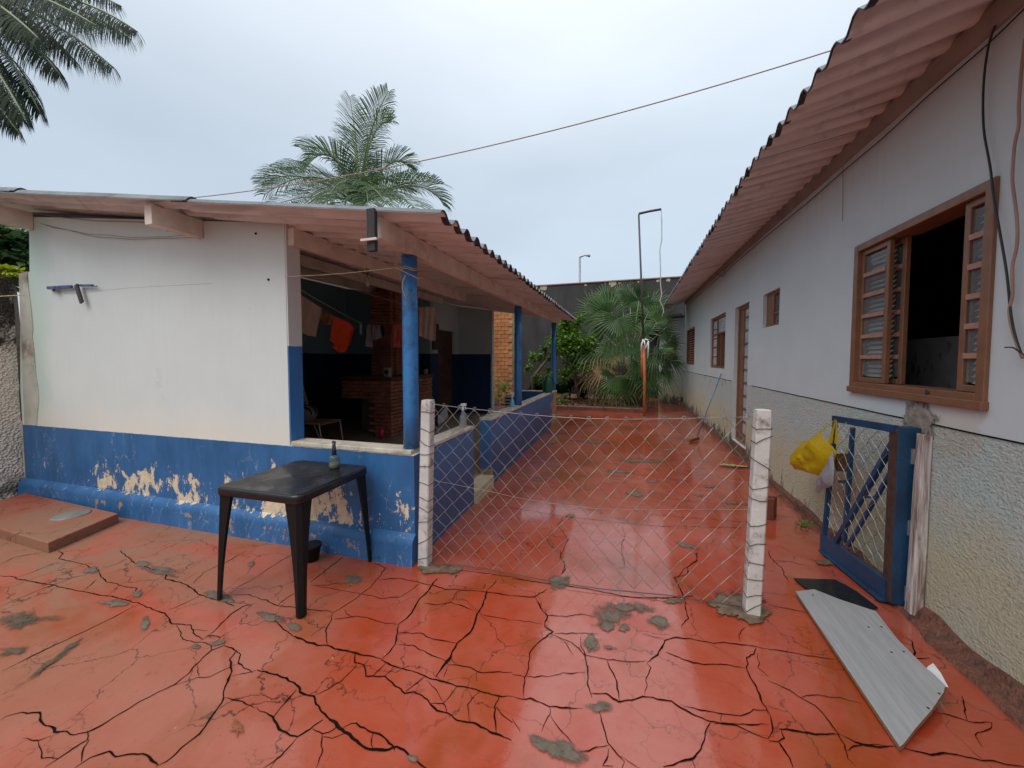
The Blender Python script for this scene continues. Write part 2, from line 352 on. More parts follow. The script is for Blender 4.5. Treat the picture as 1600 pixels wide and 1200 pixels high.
# ---- right house
def mat_rightwall():
    t = NT('pale_house_wall'); p = t.pos(); s = t.sep(p)
    n1 = t.noise(p, 1.6, 5, .6); ramp = t.mix(t.step(n1, .3, .7), (.51, .58, .60), (.57, .63, .645))
    ramp = t.mix(t.step(t.noise(t.map(p, (1, 1, .35)), 5, 5, .7), .62, .74, 0, .35), ramp, (.60, .60, .57))
    ramp = t.mix(t.math('MULTIPLY', t.step(t.noise(t.map(p, (6, 6, .45)), 2.6, 5, .65), .54, .72), t.step(s[2], 2.3, 3.1, .0, .3)), ramp, (.42, .38, .34))
    ramp = t.mix(t.step(t.noise(p, 8, 7, .75), .66, .72, 0, .4), ramp, (.42, .42, .40))
    lowc = t.mix(t.step(t.noise(p, 2.6, 6, .65, .5), .42, .58), (.50, .61, .58), (.56, .59, .57))
    zz = t.math('ADD', s[2], t.math('MULTIPLY', t.noise(p, 1.8, 6, .65), .9))
    lowc = t.mix(t.step(zz, 1.30, .85), lowc, (.58, .54, .38))
    lowc = t.mix(t.math('MULTIPLY', t.step(zz, .85, .60), t.step(t.noise(p, 7, 5), .4, .6)), lowc, (.60, .56, .44))
    g1 = t.noise(t.map(p, (1, 1, .45)), 9, 8, .75)
    gr = t.math('ADD', g1, t.ramp(s[2], [(0., .22), (.18, .12), (.42, -.02), (.7, -.2)]))
    far = t.step(s[1], 3.2, 6.0, -.17, .03)
    lowc = t.mix(t.step(t.math('ADD', gr, far), .62, .72, 0, .9), lowc, (.035, .035, .025))
    gl = t.math('ADD', s[2], t.math('MULTIPLY', t.math('SUBTRACT', t.noise(p, 5, 2), .5), .012))
    isup = t.step(gl, 1.131, 1.136)
    c = t.mix(isup, lowc, ramp)
    # grey-brown bare render smears round the window corner
    d1 = t.n('ShaderNodeVectorMath', operation='DISTANCE'); t.l(p, d1.inputs[0]); d1.inputs[1].default_value = (1.64, 2.62, 1.17)
    sm = t.math('ADD', d1.outputs['Value'], t.math('MULTIPLY', t.math('SUBTRACT', t.noise(p, 14, 6, .7), .5), .5))
    c = t.mix(t.step(sm, .26, .20, 0, .5), c, (.50, .42, .34))
    pit = t.math('MULTIPLY', t.math('SUBTRACT', 1.0, isup), t.step(t.noise(t.map(p, (1, .8, 1.5)), 48, 5, .65), .47, .34, 0, .38)); c = t.mix(pit, c, (.20, .19, .15))
    t.set('Base Color', c); t.set('Roughness', .8); t.set('Specular IOR Level', .25)
    rough = t.math('ADD', t.noise(t.map(p, (1, .8, 1.5)), 48, 5, .65), t.math('MULTIPLY', t.vor(p, 90), .3))
    hb = t.n('ShaderNodeBump'); hb.inputs['Distance'].default_value = .022
    t.l(rough, hb.inputs['Height']); t.l(t.step(isup, 0, 1, 1.0, .03), hb.inputs['Strength']); t.l(hb.outputs[0], t.b.inputs['Normal'])
    return t.m
M_right = mat_rightwall()
M_reveal = simple('painted_reveal', (.52, .55, .56), .75, .08, 5)
M_brown = simple('brown_painted_frame', (.20, .095, .050), .45, .15, 8, bump=.15)
M_pinkwood = simple('faded_reddish_bars', (.36, .19, .14), .6, .2, 25)
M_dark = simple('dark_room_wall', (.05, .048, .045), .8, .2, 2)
def mat_glass():
    t = NT('window_glass'); t.set('Base Color', (.75, .78, .78)); t.set('Roughness', .04); t.set('Transmission Weight', .9); t.set('IOR', 1.1); t.set('Specular IOR Level', .6)
    return t.m
M_glass = mat_glass()
M_slat = simple('grey_shutter_slat', (.40, .40, .41), .5, .1, 8)
M_black = simple('black_plastic', (.006, .0065, .007), .5, .2, 8, bump=.05, bsc=40, spec=.25)
def mat_table():
    t = NT('wet_black_plastic'); p = t.pos(); t.set('Base Color', (.010, .010, .012))
    t.set('Roughness', t.step(t.noise(p, 6, 4, .6, .6), .4, .6, .20, .42)); t.set('Specular IOR Level', .4); t.bump(t.noise(p, 18, 3), .1, .004); return t.m
M_table = mat_table()
M_white = simple('chipped_white_paint', (.55, .54, .52), .65, .12, 9, bump=.5, bd=.004, bsc=45, dirt=(.20, .16, .13), dsc=11)
M_galv = simple('galvanised_wire', (.25, .24, .235), .45, .35, 12, metal=.4, bump=0)
M_rustwire = simple('rusty_tie_wire', (.09, .065, .055), .6, .3, 30, metal=.4, bump=0)
M_gate = simple('dark_blue_enamel', (.010, .050, .115), .35, .2, 5, bump=.15, dirt=(.012, .03, .07), dsc=6)
M_rust = simple('rusted_steel', (.06, .03, .022), .7, .4, 22)
def mat_grain(name, a, b, ax=(1, 1, 12), rough=.7, sc=3, rot=(0, 0, 0)):
    t = NT(name); p = t.obj(); g = t.noise(t.map(p, ax, rot=rot), sc, 6, .65, .6)
    t.set('Base Color', t.mix(t.step(g, .38, .62), a, b)); t.set('Roughness', rough); t.bump(g, .5, .004); return t.m
M_postwood = mat_grain('peeling_white_timber', (.60, .57, .55), (.20, .11, .09), (14, 14, 1), .75, 3.2)
M_board = mat_grain('grey_laminate_board', (.31, .315, .32), (.25, .26, .27), (14, .8, 1), .35, 4, rot=(0, 0, R(-29.5)))
M_chip = simple('chipboard_edge', (.25, .13, .07), .8, .25, 60)
M_bagy = None
def mat_film(name, col, alpha=.85, tr=.5, rough=.25):
    t = NT(name); p = t.pos(); t.set('Base Color', col); t.set('Roughness', rough); t.set('Transmission Weight', 0)
    d = t.n('ShaderNodeBsdfTranslucent'); d.inputs[0].default_value = (*col, 1)
    mx = t.n('ShaderNodeMixShader'); mx.inputs[0].default_value = tr
    t.l(t.b.outputs[0], mx.inputs[1]); t.l(d.outputs[0], mx.inputs[2])
    tp = t.n('ShaderNodeBsdfTransparent'); m2 = t.n('ShaderNodeMixShader'); m2.inputs[0].default_value = alpha
    t.l(tp.outputs[0], m2.inputs[1]); t.l(mx.outputs[0], m2.inputs[2]); t.l(m2.outputs[0], t.out.inputs[0])
    t.bump(t.noise(p, 28, 4, .6, 1.0), .8, .012); return t.m
M_bagy = mat_film('yellow_plastic_film', (.80, .56, .01), .88, .45)
M_bagg = mat_film('grey_plastic_film', (.42, .42, .46), .97, .3)
def cloth(name, c1, c2=None, sc=5, tr=.25):
    t = NT(name); p = t.pos(); c2 = c2 or tuple(x*.8 for x in c1)
    t.set('Base Color', t.mix(t.step(t.noise(p, sc, 4), .4, .6), c1, c2)); t.set('Roughness', .9); t.bump(t.noise(p, 18, 4, .6, .8), .4, .01); return t.m
def leafmat(name, a, b, c=None, tr=.35, rough=.45, sc=2.2, spec=.3):
    t = NT(name); p = t.pos(); col = t.mix(t.step(t.noise(p, sc, 3, .6), .35, .65), a, b)
    if c: col = t.mix(t.step(t.noise(p, sc*7, 2, .6), .62, .74), col, c)
    t.set('Base Color', col); t.set('Roughness', rough); t.set('Specular IOR Level', spec)
    d = t.n('ShaderNodeBsdfTranslucent'); t.l(col, d.inputs[0]); mx = t.n('ShaderNodeMixShader'); mx.inputs[0].default_value = tr
    t.l(t.b.outputs[0], mx.inputs[1]); t.l(d.outputs[0], mx.inputs[2]); t.l(mx.outputs[0], t.out.inputs[0]); return t.m
M_palm = leafmat('feather_palm_leaf', (.040, .085, .035), (.085, .15, .045), (.14, .19, .06))
M_date = leafmat('dark_palm_leaf', (.012, .026, .016), (.026, .045, .022), (.07, .06, .03), tr=.2, rough=.6, spec=.12)
M_fan = None
def mat_fan():
    t = NT('fan_palm_leaf'); p = t.pos(); at = t.n('ShaderNodeAttribute'); at.attribute_name = 'edge'
    base = t.mix(t.step(t.noise(p, 1.6, 2), .38, .62), (.020, .060, .014), (.052, .115, .026))
    col = t.mix(t.step(at.outputs['Fac'], .35, 1.0), base, (.15, .22, .075))
    t.set('Base Color', col); t.set('Roughness', .38); t.set('Specular IOR Level', .35)
    d = t.n('ShaderNodeBsdfTranslucent'); t.l(col, d.inputs[0]); mx = t.n('ShaderNodeMixShader'); mx.inputs[0].default_value = .2
    t.l(t.b.outputs[0], mx.inputs[1]); t.l(d.outputs[0], mx.inputs[2]); t.l(mx.outputs[0], t.out.inputs[0]); return t.m
M_fan = mat_fan()
M_citrus = leafmat('citrus_leaf', (.07, .16, .022), (.16, .29, .035), (.28, .38, .06), sc=5)
M_bush = leafmat('dark_bush_leaf', (.015, .04, .013), (.035, .075, .02), sc=3)
M_lime = leafmat('yellow_green_leaf', (.28, .33, .02), (.38, .42, .04))
M_trunk = simple('grey_bark', (.14, .11, .08), .85, .3, 12, bump=.8, bd=.01, bsc=30)
M_blackwall = None
def mat_blackwall():
    t = NT('black_tarred_wall'); p = t.pos()
    c = t.mix(t.step(t.noise(t.map(p, (1, 1, .3)), 2.5, 6, .65), .35, .65), (.020, .018, .020), (.040, .036, .038))
    s = t.sep(p); m = t.math('ADD', t.noise(t.map(p, (1.6, 1, .8)), 1.1, 7, .6, .7), t.step(s[2], 2.2, 3.2, 0, -.14))
    c = t.mix(t.step(m, .66, .72, 0, .6), c, (.22, .12, .07))
    t.set('Base Color', c); t.set('Roughness', .75); t.bump(t.noise(p, 20, 5), .5, .01); return t.m
M_blackwall = mat_blackwall()
def mat_roughwall():
    t = NT('rough_mouldy_render'); p = t.pos(); s = t.sep(p)
    n = t.math('ADD', t.noise(t.map(p, (1, 1, .7)), 3.2, 8, .72), t.step(s[2], .6, 2.0, -.16, .15))
    c = t.mix(t.step(n, .56, .66), (.76, .69, .58), (.05, .042, .036))
    low = t.math('MULTIPLY', t.step(s[2], .35, .05), t.step(t.noise(p, 6, 5), .4, .55))
    c = t.mix(low, c, (.03, .03, .022))
    t.set('Base Color', c); t.set('Roughness', .9); t.bump(t.math('ADD', t.noise(p, 22, 5, .6), t.vor(p, 45)), .9, .03); return t.m
M_rough = mat_roughwall()
M_brick = simple('dark_brick', (.38, .135, .085), .7, .35, 3.5, bump=.4, bsc=50)
M_mortar = simple('grey_mortar', (.20, .16, .13), .85, .2, 20)
M_oldbrick = simple('orange_clay_brick', (.50, .20, .07), .85, .3, 2.5, bump=.5, bsc=40, dirt=(.22, .15, .09), dsc=2)
M_clay = simple('terracotta_block', (.17, .045, .028), .6, .2, 12)
M_doorbr = simple('dark_brown_door', (.07, .030, .022), .45, .3, 4, dirt=(.16, .08, .05), dsc=2.5)
M_wire = simple('dark_cable', (.012, .012, .012), .5, .1, 5, bump=0)
M_wirebr = simple('brown_cord', (.30, .18, .13), .6, .15, 5, bump=0)
M_rope = simple('yellowed_cord', (.52, .42, .22), .7, .2, 30, bump=0)
M_paper = simple('white_paper', (.62, .62, .64), .6, .08, 12)
M_pipe = simple('dark_pipe', (.05, .035, .035), .5, .2, 8)
M_orange = simple('orange_rust_pipe', (.36, .12, .045), .6, .2, 8)

# ================================================================== GROUND AND FLOOR
def sheet(x0, x1, y0, y1, z, nx=1, ny=1):
    m = MB(); m.grid([[(x0+(x1-x0)*i/nx, y0+(y1-y0)*j/ny, z) for j in range(ny+1)] for i in range(nx+1)], smooth=False)
    m.f = [f[::1] for f in m.f]; return m
structure('ground', sheet(-300, 300, -120, 500, -.03), M_ground)
fl = MB(); N1, N2 = 60, 130
P = [[(-6.4+(1.66+6.4)*i/N1, -3+(16+3)*j/N2, .010*nz3((-6.4+8.06*i/N1)*.7, (-3+19*j/N2)*.7)*(1 if j > 0 else 0)-.004) for j in range(N2+1)] for i in range(N1+1)]
fl.grid(P)
floor = structure('courtyard_floor', fl, M_floor)
def fz(x, y): return .010*nz3(x*.7, y*.7)-.004

CR = {  # crack paths read off the paving, (zoom offset x, y, scale): [(width, points)...]
 (0, 860, 3.53): [
 (2, [(0,135),(130,162),(280,190),(500,235),(620,255),(760,290),(830,315),(910,340),(945,370),(950,400),(1050,405),(1065,450),(1115,490)]),
 (1.5, [(320,0),(350,15),(325,45),(380,55),(470,80),(530,100),(560,140),(600,170),(650,190),(750,210),(735,240),(690,265)]),
 (2.2, [(660,0),(705,45),(760,75),(830,100),(910,130),(920,160),(990,180),(1060,200),(1090,240),(1200,270),(1300,300)]),
 (1.2, [(560,100),(640,75),(705,45)]), (1, [(0,305),(280,195),(400,150),(480,135)]), (1.2, [(0,665),(200,570),(400,475),(600,380),(765,295)]),
 (1.2, [(910,335),(1090,255),(1110,240)]), (2, [(0,935),(30,915),(95,897),(200,903),(245,945),(300,975),(300,1000),(420,1005),(490,990),(560,960),(650,905),(820,805),(965,740),(1085,620),(1165,545),(1240,515)]),
 (1.6, [(250,1200),(400,1090),(480,1045),(490,990)]), (1.6, [(485,1045),(470,1100),(455,1165)]),
 (2.6, [(410,1200),(500,1140),(600,1110),(640,1135),(770,1135),(860,1190)]),
 (2.2, [(860,1190),(920,1165),(1000,1090),(1100,1010),(1160,930),(1225,805),(1275,640),(1265,590),(1300,550),(1245,515)]),
 (1.6, [(1225,805),(1290,815),(1350,840),(1412,862)]), (1.2, [(965,740),(1090,690),(1160,685),(1275,635),(1330,620)]), (1.2, [(1085,625),(1095,690)]),
 (2, [(1140,470),(1280,345),(1340,305),(1412,285)]), (1.1, [(960,410),(995,450),(1000,490),(1120,500),(1150,520),(1165,545)]), (1, [(0,70),(100,30),(250,5)]),
 (1, [(1060,430),(1150,435)]), (1.3, [(1115,490),(1140,465),(1200,465),(1210,480),(1160,520)]), (1, [(70,160),(200,110),(325,60)]),
 (2, [(1300,550),(1325,570),(1310,615),(1400,665)]), (1.3, [(1280,215),(1412,145)]), (1, [(1060,185),(1120,120),(1250,60),(1360,0)]),
 (1.6, [(1290,240),(1370,240),(1412,255)]), (.9, [(470,215),(530,160)]), (.9, [(590,240),(650,200)]), (1, [(1412,660),(1270,690)]),
 (1, [(130,1035),(220,1045),(290,1020),(340,1000)]), (.8, [(205,1050),(240,1140),(330,1145)])],
 (400, 860, 3.53): [
 (1.6, [(0,255),(60,270),(110,300),(200,310),(330,320),(425,340)]), (2, [(110,300),(180,250),(215,235)]), (1.4, [(300,175),(400,95),(490,25)]),
 (1.2, [(0,145),(100,80),(210,15)]), (3.4, [(0,660),(60,665),(170,700),(225,745),(240,780),(320,800),(330,850),(370,890),(440,950),(480,985),(540,1040),(600,1090),(690,1100),(730,1105),(775,1090),(830,1115),(940,1200)]),
 (3.4, [(200,460),(270,495),(330,515),(460,545),(560,570),(690,600)]), (2.2, [(690,600),(760,635),(930,695),(1010,710),(1100,740),(1230,765),(1340,795),(1412,805)]),
 (2.4, [(0,340),(60,370),(120,395),(200,460)]), (2.6, [(550,565),(545,620),(590,630),(610,690),(710,695),(760,740),(820,785),(870,780),(950,840),(1000,880),(1060,900),(1150,945),(1190,950),(1290,1000),(1350,1010),(1412,1040)]),
 (1.4, [(550,630),(490,690),(470,720),(400,770),(330,800)]), (1.8, [(225,765),(180,810),(95,915)]),
 (2.2, [(0,865),(60,895),(95,920),(110,980),(150,1010),(230,1025),(300,985),(370,935)]), (1.8, [(230,1025),(140,1130),(40,1200)]),
 (2.2, [(310,985),(365,1010),(400,1000),(440,970)]), (1.6, [(365,1015),(355,1120),(335,1200)]), (2.4, [(480,975),(550,955),(640,995),(700,1020),(770,1075),(775,1095)]),
 (1.2, [(640,1000),(630,1050),(640,1090)]), (1.2, [(370,1030),(420,1035),(500,1010)]), (1.6, [(425,340),(540,265),(640,190),(670,150),(715,90),(650,65)]),
 (1.4, [(425,340),(415,385),(390,420),(390,515)]), (1.6, [(430,375),(550,365),(620,370),(700,395),(785,405)]), (3.6, [(785,405),(830,370),(890,290),(960,200),(1000,150)]),
 (2, [(785,405),(770,510),(700,600)]), (1.6, [(780,460),(910,455),(980,490),(1110,515)]), (3.4, [(1280,220),(1225,350),(1180,450),(1110,520),(1050,610),(990,700)]), (1.4, [(1325,160),(1280,220)]),
 (1.8, [(670,155),(800,150),(960,185),(1060,215),(1200,220),(1300,230),(1412,245)]), (1.4, [(925,285),(1000,298),(1080,285),(1170,320),(1220,330)]), (1, [(1080,285),(1110,220)]),
 (1.2, [(780,515),(860,520),(960,570),(1050,610),(1060,630)]), (2, [(1060,630),(1180,645),(1230,665),(1340,665),(1412,670)]), (1.8, [(930,700),(830,780)]), (1, [(940,710),(1000,780),(1030,840)]),
 (1.4, [(1030,850),(1110,745)]), (1.6, [(960,850),(1030,845),(1060,895)]), (1.2, [(1230,770),(1170,850),(1180,945)]), (2, [(1340,795),(1320,860),(1330,1000)]), (1.6, [(1325,860),(1412,950)]),
 (1.5, [(620,595),(590,640)]), (1.8, [(640,690),(720,620)]), (1.8, [(710,690),(765,640)]), (1.2, [(490,320),(500,350),(545,365)]), (1.2, [(300,190),(400,185),(460,170)]),
 (1, [(330,190),(570,235),(700,260),(800,250),(900,180)]), (1, [(1070,600),(1100,630)]), (1, [(1225,670),(1225,720)]), (1.2, [(1030,700),(1050,640)]), (.8, [(300,470),(390,400)]), (.9, [(1227,355),(1412,385)])],
 (800, 860, 3.53): [
 (1.8, [(0,250),(120,258),(200,215)]), (1.8, [(120,258),(150,310),(190,360),(180,420),(220,450),(130,530),(100,560),(95,650),(70,700),(55,810)]), (1.6, [(190,360),(300,365),(380,355),(460,370)]),
 (.9, [(0,380),(165,405)]), (1.1, [(220,455),(340,460),(480,465)]), (1.2, [(210,460),(330,510),(400,575),(530,605),(560,600),(650,620),(740,615)]),
 (2.2, [(740,615),(800,575),(830,540),(840,500),(900,485),(960,485),(1050,505),(1170,510),(1260,520),(1350,530),(1412,545)]),
 (1.5, [(380,480),(380,540),(420,640),(415,740),(440,810)]), (1, [(70,700),(190,700),(280,670),(410,680)]), (1.6, [(0,800),(100,815),(210,860),(300,865),(390,875)]),
 (1.2, [(210,865),(205,900),(170,1000)]), (1.4, [(215,905),(270,990),(330,1070)]), (1.5, [(0,680),(70,700)]), (1.6, [(0,925),(50,990)]),
 (2.3, [(440,795),(520,800),(590,840),(640,825),(720,800),(800,825),(880,830),(930,865),(1000,915),(1095,950),(1160,960),(1240,970),(1320,1010),(1412,1045)]),
 (1.8, [(485,890),(510,960),(530,1060),(560,1100),(610,1160),(605,1200)]), (1.6, [(530,1075),(440,1080),(370,1100)]), (1.4, [(535,1090),(530,1130),(500,1180),(560,1190)]),
 (1.8, [(1100,960),(1060,1050),(990,1140),(870,1190),(840,1200)]), (1.8, [(530,610),(560,690),(590,780),(600,830)]), (1.1, [(740,620),(770,650),(740,720),(725,795)]),
 (2, [(850,570),(940,600),(1060,630),(1150,630),(1290,655)]), (2.4, [(1350,540),(1330,575),(1290,590),(1300,650),(1320,710),(1360,790),(1412,905)]), (1.3, [(1350,570),(1360,650),(1412,700)]),
 (1, [(1250,500),(1250,460),(1290,420)]), (1.8, [(1020,0),(1020,50),(965,90),(970,130),(900,150),(930,230),(960,290),(965,380),(940,430)]), (1.4, [(270,0),(270,40),(290,80),(280,130)]),
 (1.2, [(930,850),(1040,875),(1160,900),(1250,910),(1330,880),(1412,890)]), (1.4, [(1160,900),(1160,955)]), (1.3, [(1110,955),(1260,965),(1412,965)]), (1, [(720,460),(840,495)]),
 (2.4, [(0,155),(150,175),(400,210),(520,235),(700,265),(830,265),(1000,250)]), (1.2, [(600,1130),(720,1200)]), (1.2, [(990,1140),(1000,1200)]), (.8, [(330,580),(300,520),(260,480)])],
 (1200, 860, 3.53): [
 (1.4, [(0,550),(100,560),(200,575),(370,600)]), (1.6, [(0,300),(150,325),(215,340)]), (1.8, [(0,890),(20,1000),(10,1050)]),
 (3.2, [(60,990),(150,1000),(300,1015),(390,1020)]), (2, [(390,1020),(480,1060),(560,1080),(720,1090)]), (3, [(0,1045),(60,1060),(120,1150),(130,1200)]), (2.4, [(60,1060),(90,1040),(70,990)]),
 (1.3, [(0,715),(120,770),(180,815),(260,860),(370,990),(430,1080),(440,1150),(480,1200)]), (1, [(180,815),(280,800),(400,815),(520,845)]),
 (2, [(740,1080),(780,1090),(900,1130),(1050,1130),(1180,1155),(1412,1180)]), (1, [(20,50),(120,60),(240,90)]), (1.4, [(10,0),(15,40),(70,90),(110,170)]), (1.1, [(900,890),(1000,905),(1100,930),(1240,945)]),
 (1.2, [(1060,790),(1090,850),(1095,930)]), (1.4, [(430,1110),(480,1080),(650,1080)]), (1.6, [(760,470),(800,500),(800,590),(900,590)]), (.9, [(1240,945),(1150,1020),(1180,1080)])],
 (640, 600, 2.667): [
 (1.4, [(270,515),(420,515),(550,535),(640,550),(860,575),(1000,590),(1190,595),(1390,600)]), (1.1, [(640,550),(620,590),(660,650),(630,710),(650,770),(620,800)]),
 (.9, [(565,640),(600,690),(640,710)]), (.8, [(570,630),(650,640)]), (1.2, [(1190,700),(1200,730),(1155,760),(1110,810),(1130,850)]), (.9, [(1180,320),(1290,325)]),
 (.8, [(880,590),(900,620),(880,690),(900,760)]), (.7, [(200,620),(360,625),(500,620)]), (1.6, [(210,775),(400,800),(560,830)]), (.8, [(950,540),(1200,560),(1400,575)]),
 (.7, [(700,300),(900,310)]), (.8, [(400,410),(560,440)])],
}
ck = MB()
def crack(mb, pts, wpx, sd):
    # resample in world space, jitter sideways, vary the width
    W = [gz(x, y, 0) for x, y in pts]; L = []
    for a, b in zip(W[:-1], W[1:]):
        d = np.linalg.norm(b-a); n = max(1, int(d/.014))
        for k in range(n): L.append(a+(b-a)*k/n)
    L.append(W[-1]); n = len(L); wd = .0015+.0011*wpx**1.2
    VL = []; VR = []
    for i, p in enumerate(L):
        t = L[min(i+1, n-1)]-L[max(i-1, 0)]; t = t/(np.linalg.norm(t)+1e-9); s = np.array([-t[1], t[0], 0])
        j = .012*nz3(p[0]*9+sd, p[1]*9)+.007*nz3(p[0]*30+sd, p[1]*30)
        ww = wd*(.85+1.6*abs(nz3(p[0]*11, p[1]*11+sd)))*(.35+.65*min(1, i/4, (n-1-i)/4))
        r1 = .5+.5*abs(nz3(p[0]*60, p[1]*60, 2)); r2 = .5+.5*abs(nz3(p[0]*60, p[1]*60, 9))
        z = fz(p[0], p[1])+.0025
        q = p+s*j; VL.append((q[0]+s[0]*ww*r1, q[1]+s[1]*ww*r1, z)); VR.append((q[0]-s[0]*ww*r2, q[1]-s[1]*ww*r2, z))
    mb.grid([VR, VL], smooth=False)
sd = 0
for (ox, oy, sc), ls in CR.items():
    for wpx, pts in ls:
        crack(ck, [(ox+x/sc, oy+y/sc) for x, y in pts], wpx, sd); sd += 3.7
build('crack', ck, M_crack, parent=floor, label='dark dirt-filled cracks running across the red paving', kind='stuff')

def patchmat(name, a, b, soft=.10, bump=.6, rough=.5, nsc=9):
    t = NT(name); p = t.pos(); at = t.n('ShaderNodeAttribute'); at.attribute_name = 'edge'
    e = t.math('ADD', at.outputs['Fac'], t.math('MULTIPLY', t.math('SUBTRACT', t.noise(p, nsc, 8, .68, .4), .5), 1.5))
    e = t.math('ADD', e, t.math('MULTIPLY', t.math('SUBTRACT', t.noise(t.map(p, (1, 4, 1), rot=(0, 0, .3)), 14, 4, .6), .5), .5))
    al = t.step(e, .30, .30+soft)
    n = t.noise(p, 16, 6, .65); c = t.mix(t.step(n, .35, .65), a, b); c = t.mix(t.step(t.noise(p, 50, 3), .62, .7, 0, .6), c, tuple(x*.4 for x in a))
    t.set('Base Color', c); t.set('Roughness', rough); t.set('Alpha', al); t.bump(t.math('ADD', t.noise(p, 45, 4), al), bump, .006); return t.m
M_cement = patchmat('grey_cement_patch', (.090, .068, .046), (.155, .128, .095), rough=.42, soft=.28)
M_mud = patchmat('mud_and_gravel', (.08, .05, .03), (.20, .14, .09), bump=1, rough=.45)
M_moss = patchmat('dark_moss_stain', (.05, .045, .028), (.10, .07, .04), soft=.5, bump=.2)
M_brownst = patchmat('brown_soil_stain', (.14, .045, .02), (.26, .08, .03), soft=.4, bump=.2)
EDG = {}
def blob(mb, cx, cy, rx, ry, rot=0, seed=0, z=.0045, rag=.35, n=60):
    c = gz(cx, cy); ca, sa = math.cos(R(rot)), math.sin(R(rot)); vs = [(c[0], c[1], fz(c[0], c[1])+z+.002)]
    for k in range(n):
        a = 2*math.pi*k/n; r = 1+rag*nz3(math.cos(a)*1.6+seed, math.sin(a)*1.6)+.3*rag*nz3(math.cos(a)*7+seed, math.sin(a)*7, 5)*1.4
        dx, dy = rx*r*math.cos(a), ry*r*math.sin(a)
        dx *= 1.25; dy *= 1.25; q = gz(cx+dx*ca-dy*sa, cy+dx*sa+dy*ca); vs.append((q[0], q[1], fz(q[0], q[1])+z))
    mb.add(vs, [(0, k+1, (k+1) % n+1)[::-1] for k in range(n)], 0, False)
    mb.edge = [1.0]+[0.0]*n
    return c
PATCH = [(874,911,25,12,0),(939,1105,26,12,0),(868,1170,58,19,22),(1031,972,21,12,15),(950,979,13,10,0),(922,1003,10,14,0),(975,982,11,7,0),(953,1013,15,4,10),(975,950,24,6,5),(1052,941,20,5,0),
         (553,905,18,8,0),(340,931,28,9,15),(418,962,20,8,25),(458,978,13,7,20),(142,892,17,7,0),(178,943,24,7,0),(227,973,9,15,15),(214,928,10,6,-25),(222,881,14,5,5),(255,889,30,4,10),(337,1004,14,4,-10),(306,1010,9,4,0),(638,1068,6,4,0),(645,1186,12,7,25),(393,882,7,6,0),
         (842,750,11,3,0),(902,764,8,2.5,0),(966,737,26,3.5,3),(992,772,20,4,12),(1018,752,13,2.5,0),(1072,852,22,5,12),(919,763,6,2,0),(861,692,12,2,0),(1045,703,14,3,5),(1093,774,10,2,0),(1142,786,16,3,0),(1108,761,11,2,0),(868,720,9,2,0),(890,806,10,4,0)]
for k, (a, b, c, d, e) in enumerate(PATCH):
    m = MB(); blob(m, a, b, c, d, e, seed=k*5.3); build('cement_patch', m, M_cement, parent=floor)
SP = [(955, 962, 40, 22, 0), (926, 1008, 15, 18, 0), (1000, 950, 30, 9, 10), (1180, 790, 26, 4, 5), (1000, 720, 50, 4, 2), (930, 690, 40, 3, 2), (430, 965, 26, 6, 22), (250, 895, 40, 5, 12), (90, 835, 50, 6, -14)]
M_speck = patchmat('worn_through_paint', (.09, .06, .042), (.17, .12, .085), soft=.5, bump=.4, rough=.35, nsc=24)
for k, (a, b, c, d, e) in enumerate(SP):
    m = MB(); blob(m, a, b, c, d, e, seed=k*6.1+30, z=.0035); build('worn_patch', m, M_speck, parent=floor)
MUD = [(1150,948,44,24,5),(1178,962,28,16,0),(684,889,44,9,3),(1300,880,26,6,0)]
for k, (a, b, c, d, e) in enumerate(MUD):
    m = MB(); blob(m, a, b, c, d, e, seed=k*7.3+50, z=.0075); build('mud_patch', m, M_mud, parent=floor)
ST = [(34,970,42,13,-6),(20,1018,30,8,-14),(70,1042,60,5,-38),(112,1010,26,4,-38)]
for k, (a, b, c, d, e) in enumerate(ST):
    m = MB(); blob(m, a, b, c, d, e, seed=k*3.3+80, rag=.8, n=110, z=.006); build('dark_stain', m, M_moss, parent=floor)
m = MB(); blob(m, 371, 1138, 13, 15, 10, seed=12, rag=.9, n=110); build('brown_stain', m, M_brownst, parent=floor)

# eroded cement strip along the right wall
ch = MB(); Pp = []
for i in range(160):
    Y = 1.2+i*.1; nr = max(0, 1-abs(Y-2.2)/1.1)
    wd = .07+.045*max(0, min(1, (3.3-Y)/.8))+.035*nz3(Y*5, 1)+.02*nz3(Y*17, 2)
    x1 = 1.65; x0 = x1-wd; h = (.05+.03*nz3(Y*4, 7)+.018*nz3(Y*19, 3))
    Pp.append([(x0, Y, fz(x0, Y)-.004), (x0+.012, Y, .018+.012*nz3(Y*11, 9)), (x0+wd*.45, Y, .012+.02*abs(nz3(Y*9, 4))), (x1-.045, Y, h*.8+.012*nz3(Y*23, 5)), (x1-.02, Y, h+.02), (x1, Y, h+.03)])
ch.grid(Pp); structure('eroded_wall_footing', ch, simple('eroded_red_footing', (.17, .065, .04), .7, .5, 11, bump=1, bd=.03, bsc=40, dirt=(.07, .05, .03), dsc=9), label='crumbling red and brown cement strip along the foot of the house wall')

